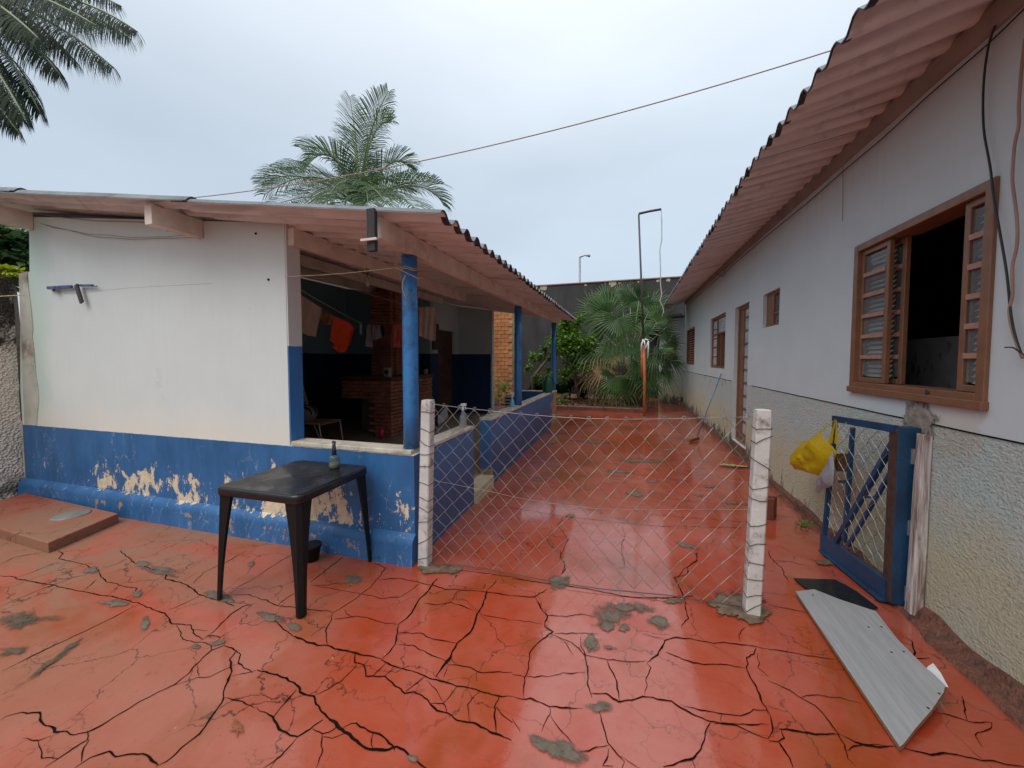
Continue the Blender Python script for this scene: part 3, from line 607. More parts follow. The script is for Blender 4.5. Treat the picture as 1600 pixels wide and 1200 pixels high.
# raised inspection slab with a round lid
sl = empty('inspection_slab', (-5.2, 1.85, 0), 'low red painted inspection slab in the left corner by the blue plinth', 'slab')
m = MB(); c1, c2, c3 = gz(75, 848, .08), gz(185, 802, .08), gz(0, 826, .08); u = (c2-c1); v = (c3-c1)*2.2
q = [c1, c1+v, c1+v+u, c1+u]; m.hexa([(p[0], p[1], -.01) for p in q], [(p[0], p[1], .08) for p in q])
bevel(build('slab_body', m, M_floor, parent=sl), .008)
m = MB(); cc = gz(111, 805, .08); m.lathe((cc[0], cc[1], .08), [(.125, -.005), (.125, .006), (.11, .010), (.0001, .011)], 40)
build('round_lid', m, simple('grey_iron_lid', (.20, .19, .17), .4, .2, 10), parent=sl)

# ================================================================== LEFT BUILDING
LH = empty('veranda_building', LO, 'low white and peeling blue outbuilding with an open veranda and corrugated roof', 'building', TH)
def zroofL(x, y): return 2.35+.02*y+.147*(.44-x)
WT = .14
m = MB()   # front wall, sloped top
xa, xb = -4.78, -1.14
def wtop(x): return 2.575+.118*(-1.03-x)
m.prism([(xa, 0, -.02), (xb, 0, -.02), (xb, 0, wtop(xb)), (-4.46, 0, wtop(-4.46)), (-4.50, 0, 2.42), (-4.66, 0, 2.40), (xa, 0, 1.2)], (0, WT, 0))
build('front_wall', m, M_left, LH, frame='L')
m = MB(); m.box(xb, xb+.012, .004, WT-.004, .84, wtop(xb)-.01); build('wall_end', m, M_end, LH, frame='L')
m = MB(); xa = -4.46; m.hexa([(xa, .02, wtop(xa)), (xb, .02, wtop(xb)), (xb, WT, wtop(xb)), (xa, WT, wtop(xa))], [(xa, .02, zroofL(xa, 0)-.035), (xb, .02, zroofL(xb, 0)-.035), (xb, WT, zroofL(xb, 0)-.035), (xa, WT, zroofL(xa, 0)-.035)])
build('roof_gap_filler', m, M_pipe, LH, frame='L')  # dark board added to shut light out of the gap under the roof
m = MB(); m.box(xb+.001, .0, 0, WT, -.02, .80); build('front_parapet', m, M_left, LH, frame='L')
# plinth ledge with rounded upper lip
m = MB(); Pl = []
for i in range(61):
    x = -4.78+i*(4.79/60); d = .055+.004*nz3(x*4, 1)
    Pl.append([(x, -.002, .215), (x, -d*.5, .20), (x, -d*.95, .175), (x, -d, .14+.006*nz3(x*9, 2)), (x, -d-.006, .06), (x, -d-.01+.01*nz3(x*12, 5), -.02)])
m.grid(Pl); m.add([Pl[-1][k] for k in range(6)]+[(.01, 0, -.02)], [(0, 1, 2, 3, 4, 5, 6)]); build('plinth', m, M_left, LH, frame='L')
# sills
m = MB(); m.box(xb+.02, -.02, -.008, WT+.01, .80, .835); bevel(build('front_sill', m, M_sill, LH, frame='L'), .006)
def lowtop(y): return .80-.012*y
def lowwall(y0, y1, nm, mat):
    m = MB(); a, b = lowtop(y0), lowtop(y1)
    m.hexa([(-WT, y0, -.02), (0, y0, -.02), (0, y1, -.02), (-WT, y1, -.02)], [(-WT, y0, a), (0, y0, a), (0, y1, b), (-WT, y1, b)]); build(nm, m, mat, LH, frame='L')
    m = MB(); m.hexa([(-WT-.01, y0, a), (.008, y0, a), (.008, y1, b), (-WT-.01, y1, b)], [(-WT-.01, y0, a+.03), (.008, y0, a+.03), (.008, y1, b+.03), (-WT-.01, y1, b+.03)])
    bevel(build('parapet_sill', m, M_sill, LH, frame='L'), .006)
def mat_sidepar():
    t = NT('blue_violet_parapet'); o = t.obj(); s = t.sep(o)
    zz = t.math('ADD', s[2], t.math('MULTIPLY', t.noise(t.map(o, (1, .8, 1)), 4, 5, .6), .35))
    c = t.mix(t.step(zz, .85, .45), (.040, .15, .35), (.034, .085, .215))
    c = t.mix(t.step(t.noise(t.map(o, (8, 8, .8)), 3, 4), .55, .7, 0, .4), c, (.06, .15, .30))
    e = t.math('ADD', t.math('MULTIPLY', t.noise(o, 3.4, 8, .72), 1.0), t.step(s[1], 5.0, 6.3, -.25, .16))
    c = t.mix(t.step(e, .56, .58), c, (.42, .27, .14))
    c = t.mix(t.step(t.noise(t.map(o, (1, 1, 1)), 5.2, 7, .7), .715, .722), c, (.58, .50, .38))
    t.set('Base Color', c); t.set('Roughness', .42); t.bump(t.noise(o, 20, 4), .3, .004); return t.m
M_sidepar = mat_sidepar()
lowwall(WT+.001, 1.17, 'side_parapet', M_sidepar); lowwall(1.72, 6.62, 'side_parapet', M_sidepar)
m = MB(); m.box(-.86, -WT-.011, 6.48, 6.62, 0, .71); build('return_parapet', m, M_lowwall, LH, frame='L')
m = MB(); m.box(-.87, -WT-.011, 6.47, 6.63, .711, .735); build('return_sill', m, M_sill, LH, frame='L')
# veranda floor and doorstep
m = MB(); m.box(-4.7, -WT-.001, WT+.001, 6.6, -.02, .13); build('veranda_floor', m, M_vfloor, LH, frame='L')
m = MB(); m.box(-WT, .035, 1.171, 1.719, -.02, .133); bevel(build('door_step', m, simple('pale_ochre_step', (.50, .42, .28), .6, .2, 8), LH, frame='L'), .006)
m = MB(); m.box(-WT, .012, 1.72, 1.735, .132, .20); build('step_riser', m, simple('ochre_paint', (.38, .25, .08), .6), LH, frame='L')
# inner walls
HT = 3.4
def lz_(x, y): return zroofL(x, y)-.05
m = MB()
def wallL(m, x0, x1, y0, y1, z0=.0):
    m.hexa([(x0, y0, z0), (x1, y0, z0), (x1, y1, z0), (x0, y1, z0)], [(x0, y0, lz_(x0, y0)), (x1, y0, lz_(x1, y0)), (x1, y1, lz_(x1, y1)), (x0, y1, lz_(x0, y1))])
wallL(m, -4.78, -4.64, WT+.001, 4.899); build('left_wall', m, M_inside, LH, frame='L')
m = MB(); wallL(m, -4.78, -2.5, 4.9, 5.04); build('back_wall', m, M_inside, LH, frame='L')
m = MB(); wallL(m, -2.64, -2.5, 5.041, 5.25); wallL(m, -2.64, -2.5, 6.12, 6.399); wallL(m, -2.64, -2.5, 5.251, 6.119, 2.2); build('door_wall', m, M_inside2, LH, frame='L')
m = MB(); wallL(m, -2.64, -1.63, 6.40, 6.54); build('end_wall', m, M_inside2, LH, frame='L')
m = MB(); wallL(m, -1.629, -1.59, 6.402, 6.538); build('wall_corner_strip', m, simple('pale_corner', (.50, .53, .55), .7), LH, frame='L')
d = MB(); d.box(-2.58, -2.545, 5.26, 6.11, .14, 2.19); dr = build('door', d, M_doorbr, LH, frame='L', label='dark brown door at the back of the veranda')
m = MB(); m.tube([(-2.53, 5.36, 1.15), (-2.49, 5.36, 1.15), (-2.49, 5.45, 1.15)], .009); build('door_handle', m, M_galv, dr, frame='L')
m = MB(); m.box(-2.5, -2.46, 4.98, 5.24, 1.72, 2.3); build('door_leaf_open', m, M_doorbr, LH, frame='L')

# corrugated roofing sheets
CP = .177
def sheet_roof(parent, name, x0, x1, y0, y1, zf, frame, phase, off=0.0, lowedge=None, step=CP/8, swap=False, nx=14):
    ys = []; y = y0
    while y < y1+1e-6: ys.append(y); y += step
    T = []; B = []; th = .007
    for i in range(nx+1):
        # extra rows close to the low edge for the black staining
        f = i/nx; f = f*f if lowedge else f
        x = (lowedge+(x1+x0-2*lowedge if abs(lowedge-x0) < 1e-6 else 0)*0+((x1 if abs(lowedge-x0) < 1e-6 else x0)-lowedge)*f) if lowedge is not None else x0+(x1-x0)*f
        rt, rb = [], []
        for yy in ys:
            a = 2*math.pi*(yy-phase)/CP; cz = .028*(math.cos(a)-.10*math.cos(3*a))
            jx = .006*nz3(yy*3, x*2+off*9)
            z = zf(x, yy)+cz+off+.004*nz3(x*2, yy*2)
            rt.append((x+(jx if i == 0 else 0), yy, z+th)); rb.append((x+(jx if i == 0 else 0), yy, z-th*.3))
        T.append(rt); B.append(rb)
    m = MB(); up = (T[1][0][0]-T[0][0][0]) > 0
    def g(Pg, flip, mis):
        b = len(Pg[0]); o = len(m.v); m.v.extend(p for r_ in Pg for p in r_)
        for i in range(len(Pg)-1):
            for j in range(b-1):
                f = (o+i*b+j, o+(i+1)*b+j, o+(i+1)*b+j+1, o+i*b+j+1)
                m.f.append(f[::-1] if flip else f); m.m.append(mis(i, j)); m.sm.append(True)
    g(T, not up, lambda i, j: 0)
    g(B, up, lambda i, j: 2 if (lowedge is not None and i == 0) or (lowedge is not None and i == 1 and nz3(j*.21, off*7+x0) > -.05) else 1)
    g([T[0], B[0]], up, lambda i, j: 2); g([T[-1], B[-1]], not up, lambda i, j: 2)
    g([[r_[0] for r_ in T], [r_[0] for r_ in B]], True, lambda i, j: 0); g([[r_[-1] for r_ in T], [r_[-1] for r_ in B]], False, lambda i, j: 2)
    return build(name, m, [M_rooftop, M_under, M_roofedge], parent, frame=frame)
PH = -.37; y0 = -.42; k = 0
while y0 < 7.0:
    y1 = min(y0+CP*6.05, 7.15)
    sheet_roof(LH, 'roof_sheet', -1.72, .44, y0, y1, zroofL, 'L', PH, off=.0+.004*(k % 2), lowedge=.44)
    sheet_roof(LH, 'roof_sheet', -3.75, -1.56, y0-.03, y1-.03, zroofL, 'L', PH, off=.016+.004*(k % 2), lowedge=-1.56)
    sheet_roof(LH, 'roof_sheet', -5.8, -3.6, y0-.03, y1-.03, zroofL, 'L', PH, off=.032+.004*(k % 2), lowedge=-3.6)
    y0 += CP*6; k += 1
# beams (purlins) along the building
def beam(x, y0, y1, wd, h, top, nm='beam', mat=None):
    m = MB(); zt = lambda y: zroofL(x, y)-.022+top
    m.hexa([(x-wd/2, y0, zt(y0)-h), (x+wd/2, y0, zt(y0)-h), (x+wd/2, y0, zt(y0)), (x-wd/2, y0, zt(y0))],
           [(x-wd/2, y1, zt(y1)-h), (x+wd/2, y1, zt(y1)-h), (x+wd/2, y1, zt(y1)), (x-wd/2, y1, zt(y1))])
    return bevel(build(nm, m, mat or M_woodpale, LH, frame='L'), .004)
beam(-.035, -.35, 6.85, .065, .135, 0)
beam(-1.10, .02, 3.5, .06, .14, 0)
beam(-2.05, -.37, -.003, .08, .15, 0, 'beam_stub'); beam(-4.42, -.60, -.003, .08, .17, -.03, 'beam_stub')
beam(-2.2, .16, 4.85, .06, .13, 0); beam(-3.3, .16, 4.85, .06, .13, 0)
# blue posts on the parapet
for yy, zz in ((.075, .836), (3.2, lowtop(3.2)+.031), (6.55, lowtop(6.55)+.031)):
    m = MB(); zt = zroofL(-.06, yy)-.022-.135-.002; m.lathe((-.065, yy, zz), [(.060, 0), (.058, .3), (.057, 1.0), (.056, zt-zz)], 24)
    build('pillar', m, M_bluecol, LH, frame='L')
m = MB(); m.tube([(-.12, .075, zroofL(0, 0)-.16), (-.07, -.02, 2.28), (-.02, .06, 2.2)], .003); build('beam_strap', m, M_wire, LH, frame='L')

# hanging black slat by the beam end, little rafters
m = MB(); a = lY(575, 333, -.42); b = lY(588, 392, -.42); m.box(a[0], b[0], -.435, -.405, b[2], a[2]+.02)
sg = build('wooden_slat', m, simple('black_weathered_timber', (.03, .028, .032), .8, .3, 20), loc=frL((a[0]+b[0])/2, -.42, b[2]), frame='L', rot=TH, label='short black weathered timber slat hanging at the roof corner', cat='slat')
m = MB(); m.obox((a[0]-.03, -.45, 2.22), (b[0]+.02, -.44, 2.225), .014, .014); build('tie_peg', m, M_woodpale, sg, frame='L')

# barbecue of bricks
BB = empty('brick_barbecue', frL(-2.9, 3.7, .13), 'built-in dark brick barbecue with tall chimney at the back of the veranda', 'barbecue', TH)
bm_ = MB(); bm_.box(-.108, .108, -.048, .048, 0, .052)
def brickmesh():
    me = bpy.data.meshes.new('brick'); me.from_pydata(bm_.v, [], bm_.f); me.materials.append(M_brick); return me
BME = brickmesh(); nbr = [0]
def put_brick(x, y, z, r, sx=1.0):
    o = bpy.data.objects.new('brick', BME); COL.objects.link(o); o.parent = BB
    p = PM[BB.name].inverted() @ Vector(frL(x, y, z)); o.location = p; o.rotation_euler = (0, 0, r); o.scale = (sx, 1, 1+random.uniform(-.03, .03)); nbr[0] += 1
def brickface(x0, x1, y, z0, rows, axis, skip=None):
    for i in range(rows):
        z = z0+i*.066; s = x0-(.115 if i % 2 else 0)
        while s < x1-.02:
            a, b = max(s, x0), min(s+.222, x1)
            if b-a > .05 and not (skip and skip((a+b)/2, z)):
                c = (a+b)/2; d = random.uniform(-.003, .003)
                if axis == 'x': put_brick(c, y+d, z, 0, (b-a-.008)/.216)
                else: put_brick(y+d, c, z, math.pi/2, (b-a-.008)/.216)
            s += .23
X1, Y1 = -2.37, 3.23
core = MB(); core.box(-2.75, X1-.052, Y1+.054, 4.72, .13, 1.13); core.box(-3.35, -2.751, 3.7, 4.72, .13, 1.13); core.box(-3.24, -2.91, 4.06, 4.5, 1.13, 3.0); build('core', core, M_mortar, BB, frame='L')
brickface(Y1, 4.75, X1-.048, .14, 15, 'y'); brickface(-3.4, X1-.1, Y1+.048, .14, 15, 'x', skip=lambda x, z: x < -2.75 and z < .80)
m = MB(); m.box(-3.45, X1+.02, Y1-.02, 4.8, 1.135, 1.19); build('counter_slab', m, simple('dark_tile_counter', (.12, .045, .03), .4), BB, frame='L')
brickface(-3.3, -2.84, 4.0, 1.20, 25, 'x'); brickface(4.05, 4.55, -2.84, 1.20, 25, 'y')
# things on the counter
def lathe_thing(name, pL, prof, mat, label, cat, n=20, extra=None):
    t = MB(); t.lathe((pL[0], pL[1], pL[2]), prof, n); return build(name, t, mat, loc=frL(*pL), frame='L', rot=TH, label=label, cat=cat)
rp = lY(606, 585, 3.35); rd = empty('portable_radio', frL(rp[0], 3.35, 1.19), 'grey boxy radio standing on the brick barbecue counter', 'radio', TH)
m = MB(); m.box(rp[0]-.06, rp[0]+.055, 3.3, 3.4, 1.19, 1.36); bevel(build('case', m, simple('grey_plastic', (.30, .30, .31), .4), rd, frame='L'), .01)
m = MB(); m.tube([(rp[0]+.01, 3.30, 1.28), (rp[0]+.01, 3.285, 1.28)], .035, 16); build('speaker_cone', m, M_black, rd, frame='L')
m = MB()
for k in range(5):
    a = k*1.2; m.tube([(-2.45+.02*math.cos(a), 3.75, 1.2), (-2.45+.05*math.cos(a), 3.75+.03*math.sin(a), 1.26), (-2.43+.12*math.cos(a), 3.75+.07*math.sin(a), 1.27)], [.012, .018, .006], 6)
build('banana_bunch', m, simple('yellow_fruit', (.45, .34, .03), .5), loc=frL(-2.45, 3.75, 1.19), frame='L', rot=TH, label='bunch of yellow green bananas on the brick counter', cat='fruit')
fp = lX(665, 580, -2.45); pt = empty('flower_pot', frL(-2.45, fp[1], 1.19), 'small pale pot with a dark plant on the counter end beside the blue pillar', 'plant pot')
m = MB(); c = frL(-2.45, fp[1], 1.19); m.lathe(c, [(.035, 0), (.055, .11), (.06, .11), (.05, .10)], 18); build('pot', m, M_sill, pt)
m = MB()
for k in range(26):
    a = random.uniform(0, 6.28); e = random.uniform(.05, .13); t_ = c+np.array([math.cos(a)*e, math.sin(a)*e, .12+random.uniform(.03, .2)])
    s_ = np.array([-math.sin(a), math.cos(a), 0])*.014; b0 = c+np.array([0, 0, .1]); mid = (b0+t_)/2+np.array([0, 0, .03]); m.add([b0, mid+s_, t_, mid-s_], [(0, 1, 2, 3)])
build('foliage', m, M_bush, pt)
lathe_thing('drinking_cup', (-2.47, 3.08, .131), [(.028, 0), (.040, .17), (.036, .17), (.03, .02)], simple('pink_plastic', (.65, .03, .10), .35), 'tall pink plastic cup on the veranda floor by the barbecue', 'cup')

# slatted wooden chair with helmet and bag
CHr = empty('folding_chair', frL(-3.1, 2.4, .131), 'wooden slat folding chair on thin metal legs inside the veranda', 'chair', TH)
M_slatw = simple('varnished_slats', (.36, .22, .13), .5, .2, 12); cx0 = -3.2
for k in range(5):
    m = MB(); yy = 2.2+k*.085; m.box(cx0-.28, cx0+.30, yy, yy+.07, .50, .522); build('seat_slat', m, M_slatw, CHr, frame='L')
for k in range(5):
    m = MB(); z = .62+k*.085; x = cx0-.32-(z-.5)*.22; m.hexa([(x-.01, 2.2, z), (x+.01, 2.2, z), (x+.01, 2.62, z), (x-.01, 2.62, z)], [(x-.03, 2.2, z+.07), (x-.01, 2.2, z+.07), (x-.01, 2.62, z+.07), (x-.03, 2.62, z+.07)]); build('back_slat', m, M_slatw, CHr, frame='L')
for yy in (2.19, 2.63):
    m = MB(); m.tube([(cx0+.33, yy, .13), (cx0+.27, yy, .52), (cx0-.3, yy, .50)], .011); build('leg', m, M_woodpale, CHr, frame='L')
    m = MB(); m.tube([(cx0-.12, yy, .13), (cx0-.30, yy, .52), (cx0-.47, yy, 1.08)], .011); build('leg', m, M_woodpale, CHr, frame='L')
hm = MB(); hc = np.array([-3.30, 2.35, .525])
hm.add([], []); 
Pq = [[(hc[0]+.16*math.sin(u)*math.cos(v), hc[1]+.13*math.sin(u)*math.sin(v), hc[2]+.12-.13*math.cos(u)) for v in [2*math.pi*j/20 for j in range(21)]] for u in [math.pi*i/12 for i in range(13)]]
hm.grid(Pq); hel = build('helmet', hm, simple('grey_helmet', (.26, .26, .27), .35, .3, 3), loc=frL(-3.3, 2.35, .525), frame='L', rot=TH, label='rounded grey motorcycle helmet lying on the chair seat', cat='helmet')
for k in range(3):
    m = MB(); m.tube([(hc[0]+.165*math.cos(a), hc[1]-.09+k*.09, hc[2]+.12+.135*math.sin(a)*(1-.12*abs(k-1))) for a in [math.pi*i/16 for i in range(17)]], .012); build('strap', m, M_black, hel, frame='L')
m = MB(); m.pillow([(-3.55+.13*math.cos(a), 2.4, .68+.16*math.sin(a)) for a in [2*math.pi*i/16 for i in range(16)]], (0, -1, 0), .09, wr=.02)
build('backpack', m, cloth('grey_canvas', (.20, .19, .19), (.10, .10, .10)), loc=frL(-3.55, 2.4, .52), frame='L', rot=TH, label='grey canvas backpack leaning on the back of the folding chair', cat='backpack')

# white paper by the inner door
m = MB(); P4 = [[None]*7 for _ in range(5)]
for i in range(5):
    for j in range(7):
        x = -2.1-.28*j/6*.5; y = 4.45+.75*j/6; P4[i][j] = (x+.02*nz3(i*.7, j*.6), y, .14+.30*i/4*(.65+.35*j/6)+.02*nz3(j*.9, i*.8, 3)+(0.05*j/6))
m.grid(P4); build('paper_sheet', m, M_paper, loc=frL(-2.1, 4.5, .131), frame='L', rot=TH, label='crumpled white paper sheet propped in front of the brown inner door', cat='paper')
# slatted crate beyond the end wall
cr_ = empty('slatted_crate', frL(-1.3, 7.3, 0), 'pale slatted crate standing beyond the veranda end wall', 'crate', TH)
for k in range(5):
    m = MB(); m.box(-1.52, -1.1, 7.26, 7.28, .12+k*.085, .165+k*.085); build('slat', m, simple('pale_slat', (.40, .40, .38), .6), cr_, frame='L')
m = MB(); m.box(-1.52, -1.1, 7.281, 7.6, 0, .5); build('crate_body', m, M_black, cr_, frame='L')

# bottles
def spray(name, pL, body, bm, hm_, label, liquid=None, s=1.0):
    o = empty(name, frL(*pL), label, 'spray bottle', TH+.3)
    m = MB(); m.lathe(frL(*pL), [(r*s, h*s) for r, h in body], 20); build('bottle', m, bm, o)
    if liquid:
        m = MB(); m.lathe(frL(pL[0], pL[1], pL[2]+.001), [(r*s*.9, h*s) for r, h in body if h < .075], 20); build('liquid', m, liquid, o)
    zt = pL[2]+body[-1][1]*s; x, y = pL[0], pL[1]
    m = MB(); m.lathe(frL(x, y, zt), [(.014*s, 0), (.014*s, .03*s), (.009*s, .03*s), (.009*s, .05*s)], 12)
    m.obox(frL(x-.022*s, y, zt+.058*s), frL(x+.035*s, y, zt+.062*s), .018*s, .024*s); m.obox(frL(x+.02*s, y, zt+.05*s), frL(x+.034*s, y, zt+.012*s), .008*s, .006*s, (0, 1, 0))
    build('trigger_head', m, hm_, o); return o
tall = [(.034, 0), (.036, .01), (.036, .09), (.030, .115), (.017, .14), (.014, .17)]
cone = [(.040, 0), (.042, .01), (.030, .08), (.016, .12), (.013, .14)]
M_clear = mat_film('clear_plastic', (.42, .46, .48), .5, .3, .15); M_hw = simple('white_plastic', (.65, .66, .68), .4, .05)
spray('spray_bottle', (-.07, 1.06, lowtop(1.06)+.03), tall, M_clear, M_hw, 'clear spray bottle with white trigger on the near parapet beside the gap')
spray('spray_bottle', (-.085, 2.93, lowtop(2.9)+.03), cone, simple('sky_blue_plastic', (.18, .40, .62), .35), M_hw, 'sky blue cone-shaped spray bottle on the far parapet by the middle pillar')
jp = (-.08, 5.85, lowtop(5.85)+.03)
jg = empty('plastic_jug', frL(*jp), 'green plastic jug with a cut plant sprig on the far end of the parapet', 'jug', TH)
m = MB(); m.lathe(frL(*jp), [(.105, 0), (.11, .02), (.11, .22), (.085, .30), (.045, .34), (.045, .37)], 20); m.tube([frL(jp[0]+.05, jp[1], jp[2]+.34), frL(jp[0]+.13, jp[1], jp[2]+.33), frL(jp[0]+.13, jp[1], jp[2]+.16)], .014); build('jug_body', m, simple('dark_green_plastic', (.012, .10, .055), .35), jg)
m = MB()
for k in range(14):
    a = random.uniform(0, 6.28); c = frL(jp[0]-.02, jp[1], jp[2]+.36); t_ = c+np.array([math.cos(a)*random.uniform(.06, .2), math.sin(a)*.1, random.uniform(-.06, .12)]); s_ = np.array([0, 0, .025]); mid = (c+t_)/2+np.array([0, 0, .04]); m.add([c, mid+s_, t_, mid-s_], [(0, 1, 2, 3)])
build('sprig', m, leafmat('pale_sprig', (.2, .32, .08), (.3, .45, .15)), jg)

# bulb from the second beam
bl = lX(573, 425, -1.06); bo = empty('hanging_bulb', frL(*bl), 'bare bulb hanging on a short cord from the inner beam', 'light bulb')
m = MB(); m.tube([frL(bl[0], bl[1], bl[2]+.04), frL(bl[0], bl[1]+.01, bl[2]-.06)], .004, 5); m.tube([frL(bl[0], bl[1]+.03, bl[2]+.04), frL(bl[0], bl[1]+.01, bl[2]-.06)], .003, 5); build('cord', m, M_wire, bo)
m = MB(); m.lathe(frL(bl[0], bl[1]+.01, bl[2]-.15), [(.004, 0), (.024, .02), (.028, .04), (.016, .07), (.014, .10)], 14); build('bulb', m, simple('unlit_bulb', (.35, .30, .25), .2), bo)

# clotheslines and washing
def line(name, pts, r, mat, label, cat='cord', loc=None, parent=None):
    m = MB(); m.tube(pts, r, 5); return build(name, m, mat, loc=None if parent else (loc if loc is not None else pts[0]), label=label, cat=cat, parent=parent)
def sagpts(a, b, sag, n=24): return [np.array(a)+(np.array(b)-np.array(a))*i/n-np.array([0, 0, 4*sag*(i/n)*(1-i/n)]) for i in range(n+1)]
def LW(p): return frL(*p)
la0 = LW(lY(463, 449, .5)); la1 = LW(lX(566, 506, -2.2))
line('clothesline', sagpts(la0, la1, .01), .003, M_rope, 'near clothesline with the beige and orange washing in the veranda')
lb0 = LW(lY(556, 503, 2.75)); lb1 = LW(lY(700, 503, 2.75))
line('clothesline', sagpts(lb0, lb1, .01), .003, M_rope, 'far clothesline crossing the veranda with small garments')
line('cord', sagpts(LW(lY(463, 423, .3)), LW(lY(633, 476, 2.6)), .01), .0025, M_rope, 'thin pale cord crossing high inside the veranda opening')
line('tie_cord', sagpts(LW(lY(446, 432, -.01)), LW(lY(618, 418, .0)), .012)+sagpts(LW(lY(618, 418, .0)), LW(lY(655, 436, .0)), 0, 4), .003, M_rope, 'yellowed cord tied from the wall corner to the front blue pillar')
m = MB()
for dz in (0, .012): m.tube([frL(-.065+.064*math.cos(a), .075+.064*math.sin(a), 2.155+dz+.006*math.sin(3*a)) for a in [2*math.pi*i/20 for i in range(21)]], .003, 5)
m.tube([LW(p) for p in (lY(634, 430, 0), lY(629, 440, -.01), lY(629, 452, -.01), lY(634, 468, 0))], .004, 5); m.tube([LW(lY(618, 418, 0)), LW(lY(614, 395, 0))], .002, 4); m.tube([LW(lY(618, 418, 0)), LW(lY(626, 393, 0))], .002, 4)
build('cord_knot', m, M_rope, loc=frL(-.06, .075, 2.1), label='cord loops wound round the front blue pillar', cat='cord')
def garment(name, top, bot, Y, mat, label, amp=.02, nx=18, ny=16, yy2=None):
    yy2 = Y if yy2 is None else yy2
    def poly(pl, t, d0, d1):
        L_ = [0]
        for a, b in zip(pl[:-1], pl[1:]): L_.append(L_[-1]+math.hypot(b[0]-a[0], b[1]-a[1]))
        s_ = t*L_[-1]
        for i in range(len(pl)-1):
            if s_ <= L_[i+1]+1e-9:
                f = (s_-L_[i])/(L_[i+1]-L_[i]+1e-9); return (pl[i][0]+(pl[i+1][0]-pl[i][0])*f, pl[i][1]+(pl[i+1][1]-pl[i][1])*f)
        return pl[-1]
    G = []
    for i in range(nx+1):
        t = i/nx; a = poly(top, t, 0, 0); b = poly(bot, t, 0, 0); col = []
        for j in range(ny+1):
            f = j/ny; x = a[0]+(b[0]-a[0])*f; y = a[1]+(b[1]-a[1])*f; d = Y+(yy2-Y)*t
            p = lY(x, y, d); p[1] += amp*(.3+.7*f)*(math.sin(t*21+f*2+Y*3)+.6*nz3(t*6, f*3, Y)); col.append(p)
        G.append(col)
    m = MB(); m.grid(G); m.add(*(lambda q: ([(p[0], p[1]+.003, p[2]) for r_ in G for p in r_], q))([(i*(ny+1)+j+1, (i+1)*(ny+1)+j+1, (i+1)*(ny+1)+j, i*(ny+1)+j) for i in range(nx) for j in range(ny)]), 0, True)
    c = lY(top[0][0], top[0][1], Y); return build(name, m, mat, loc=frL(*c), frame='L', rot=TH, label=label, cat='laundry', group='washing on the clotheslines')
beige = cloth('beige_towel', (.56, .42, .32)); 
garment('hanging_towel', [(463, 456), (484, 470), (503, 482)], [(463, 515), (480, 524), (494, 526)], .55, beige, 'wide beige towel nearest the white wall end', .012, yy2=1.3)
garment('hanging_garment', [(501, 483), (510, 487), (521, 494)], [(500, 503), (508, 507), (519, 508)], 1.35, cloth('ochre_stripes', (.30, .13, .02), (.12, .05, .02), 14), 'small ochre patterned cloth between the beige towel and the orange shirt', .012, yy2=1.6)
garment('hanging_shirt', [(522, 494), (534, 499), (548, 507)], [(515, 524), (526, 551), (540, 549)], 1.7, cloth('orange_fabric', (.85, .08, .012), (.72, .06, .01), 9), 'bright orange shirt bunched on the line', .035, yy2=2.1)
garment('hanging_shirt', [(540, 500), (547, 505), (553, 512)], [(528, 548), (537, 552), (546, 536)], 2.12, cloth('orange_fabric_dark', (.75, .07, .012), (.6, .05, .01), 9), 'loose sleeve of orange cloth hanging behind the bright shirt', .03, yy2=2.3)
M_lilac = cloth('greyish_lilac', (.55, .46, .49))
garment('hanging_sock', [(562, 506), (566, 506)], [(562, 522), (566, 524)], 2.72, M_hw, 'narrow white sock left of the grey garments', .005, nx=4)
garment('hanging_garment', [(573, 508), (579, 507)], [(572, 541), (583, 543)], 2.72, M_lilac, 'narrow pale grey legging left of the lilac shirt', .03)
garment('hanging_garment', [(580, 508), (594, 508)], [(583, 532), (598, 527)], 2.74, cloth('lilac', (.42, .34, .40)), 'short lilac shirt between legging and dark sock', .02)
garment('hanging_sock', [(595, 509), (599, 509)], [(596, 526), (600, 526)], 2.73, M_black, 'dark sock right of the lilac shirt', .006, nx=4)
garment('hanging_garment', [(603, 507), (613, 507)], [(601, 540), (610, 546)], 2.74, cloth('wine_pattern', (.28, .07, .06), (.10, .03, .03), 16), 'wine red patterned cloth beside the pink towel', .02)
garment('hanging_towel', [(614, 508), (636, 507)], [(615, 543), (636, 540)], 2.75, cloth('pink_towel', (.62, .24, .20), (.75, .10, .08), 4), 'pink and red towel partly behind the front blue pillar', .008)
garment('hanging_towel', [(652, 480), (667, 479), (682, 481)], [(654, 524), (672, 532), (681, 533)], 2.6, cloth('peach_towel', (.66, .48, .42)), 'long peach towel right of the front blue pillar', .015)

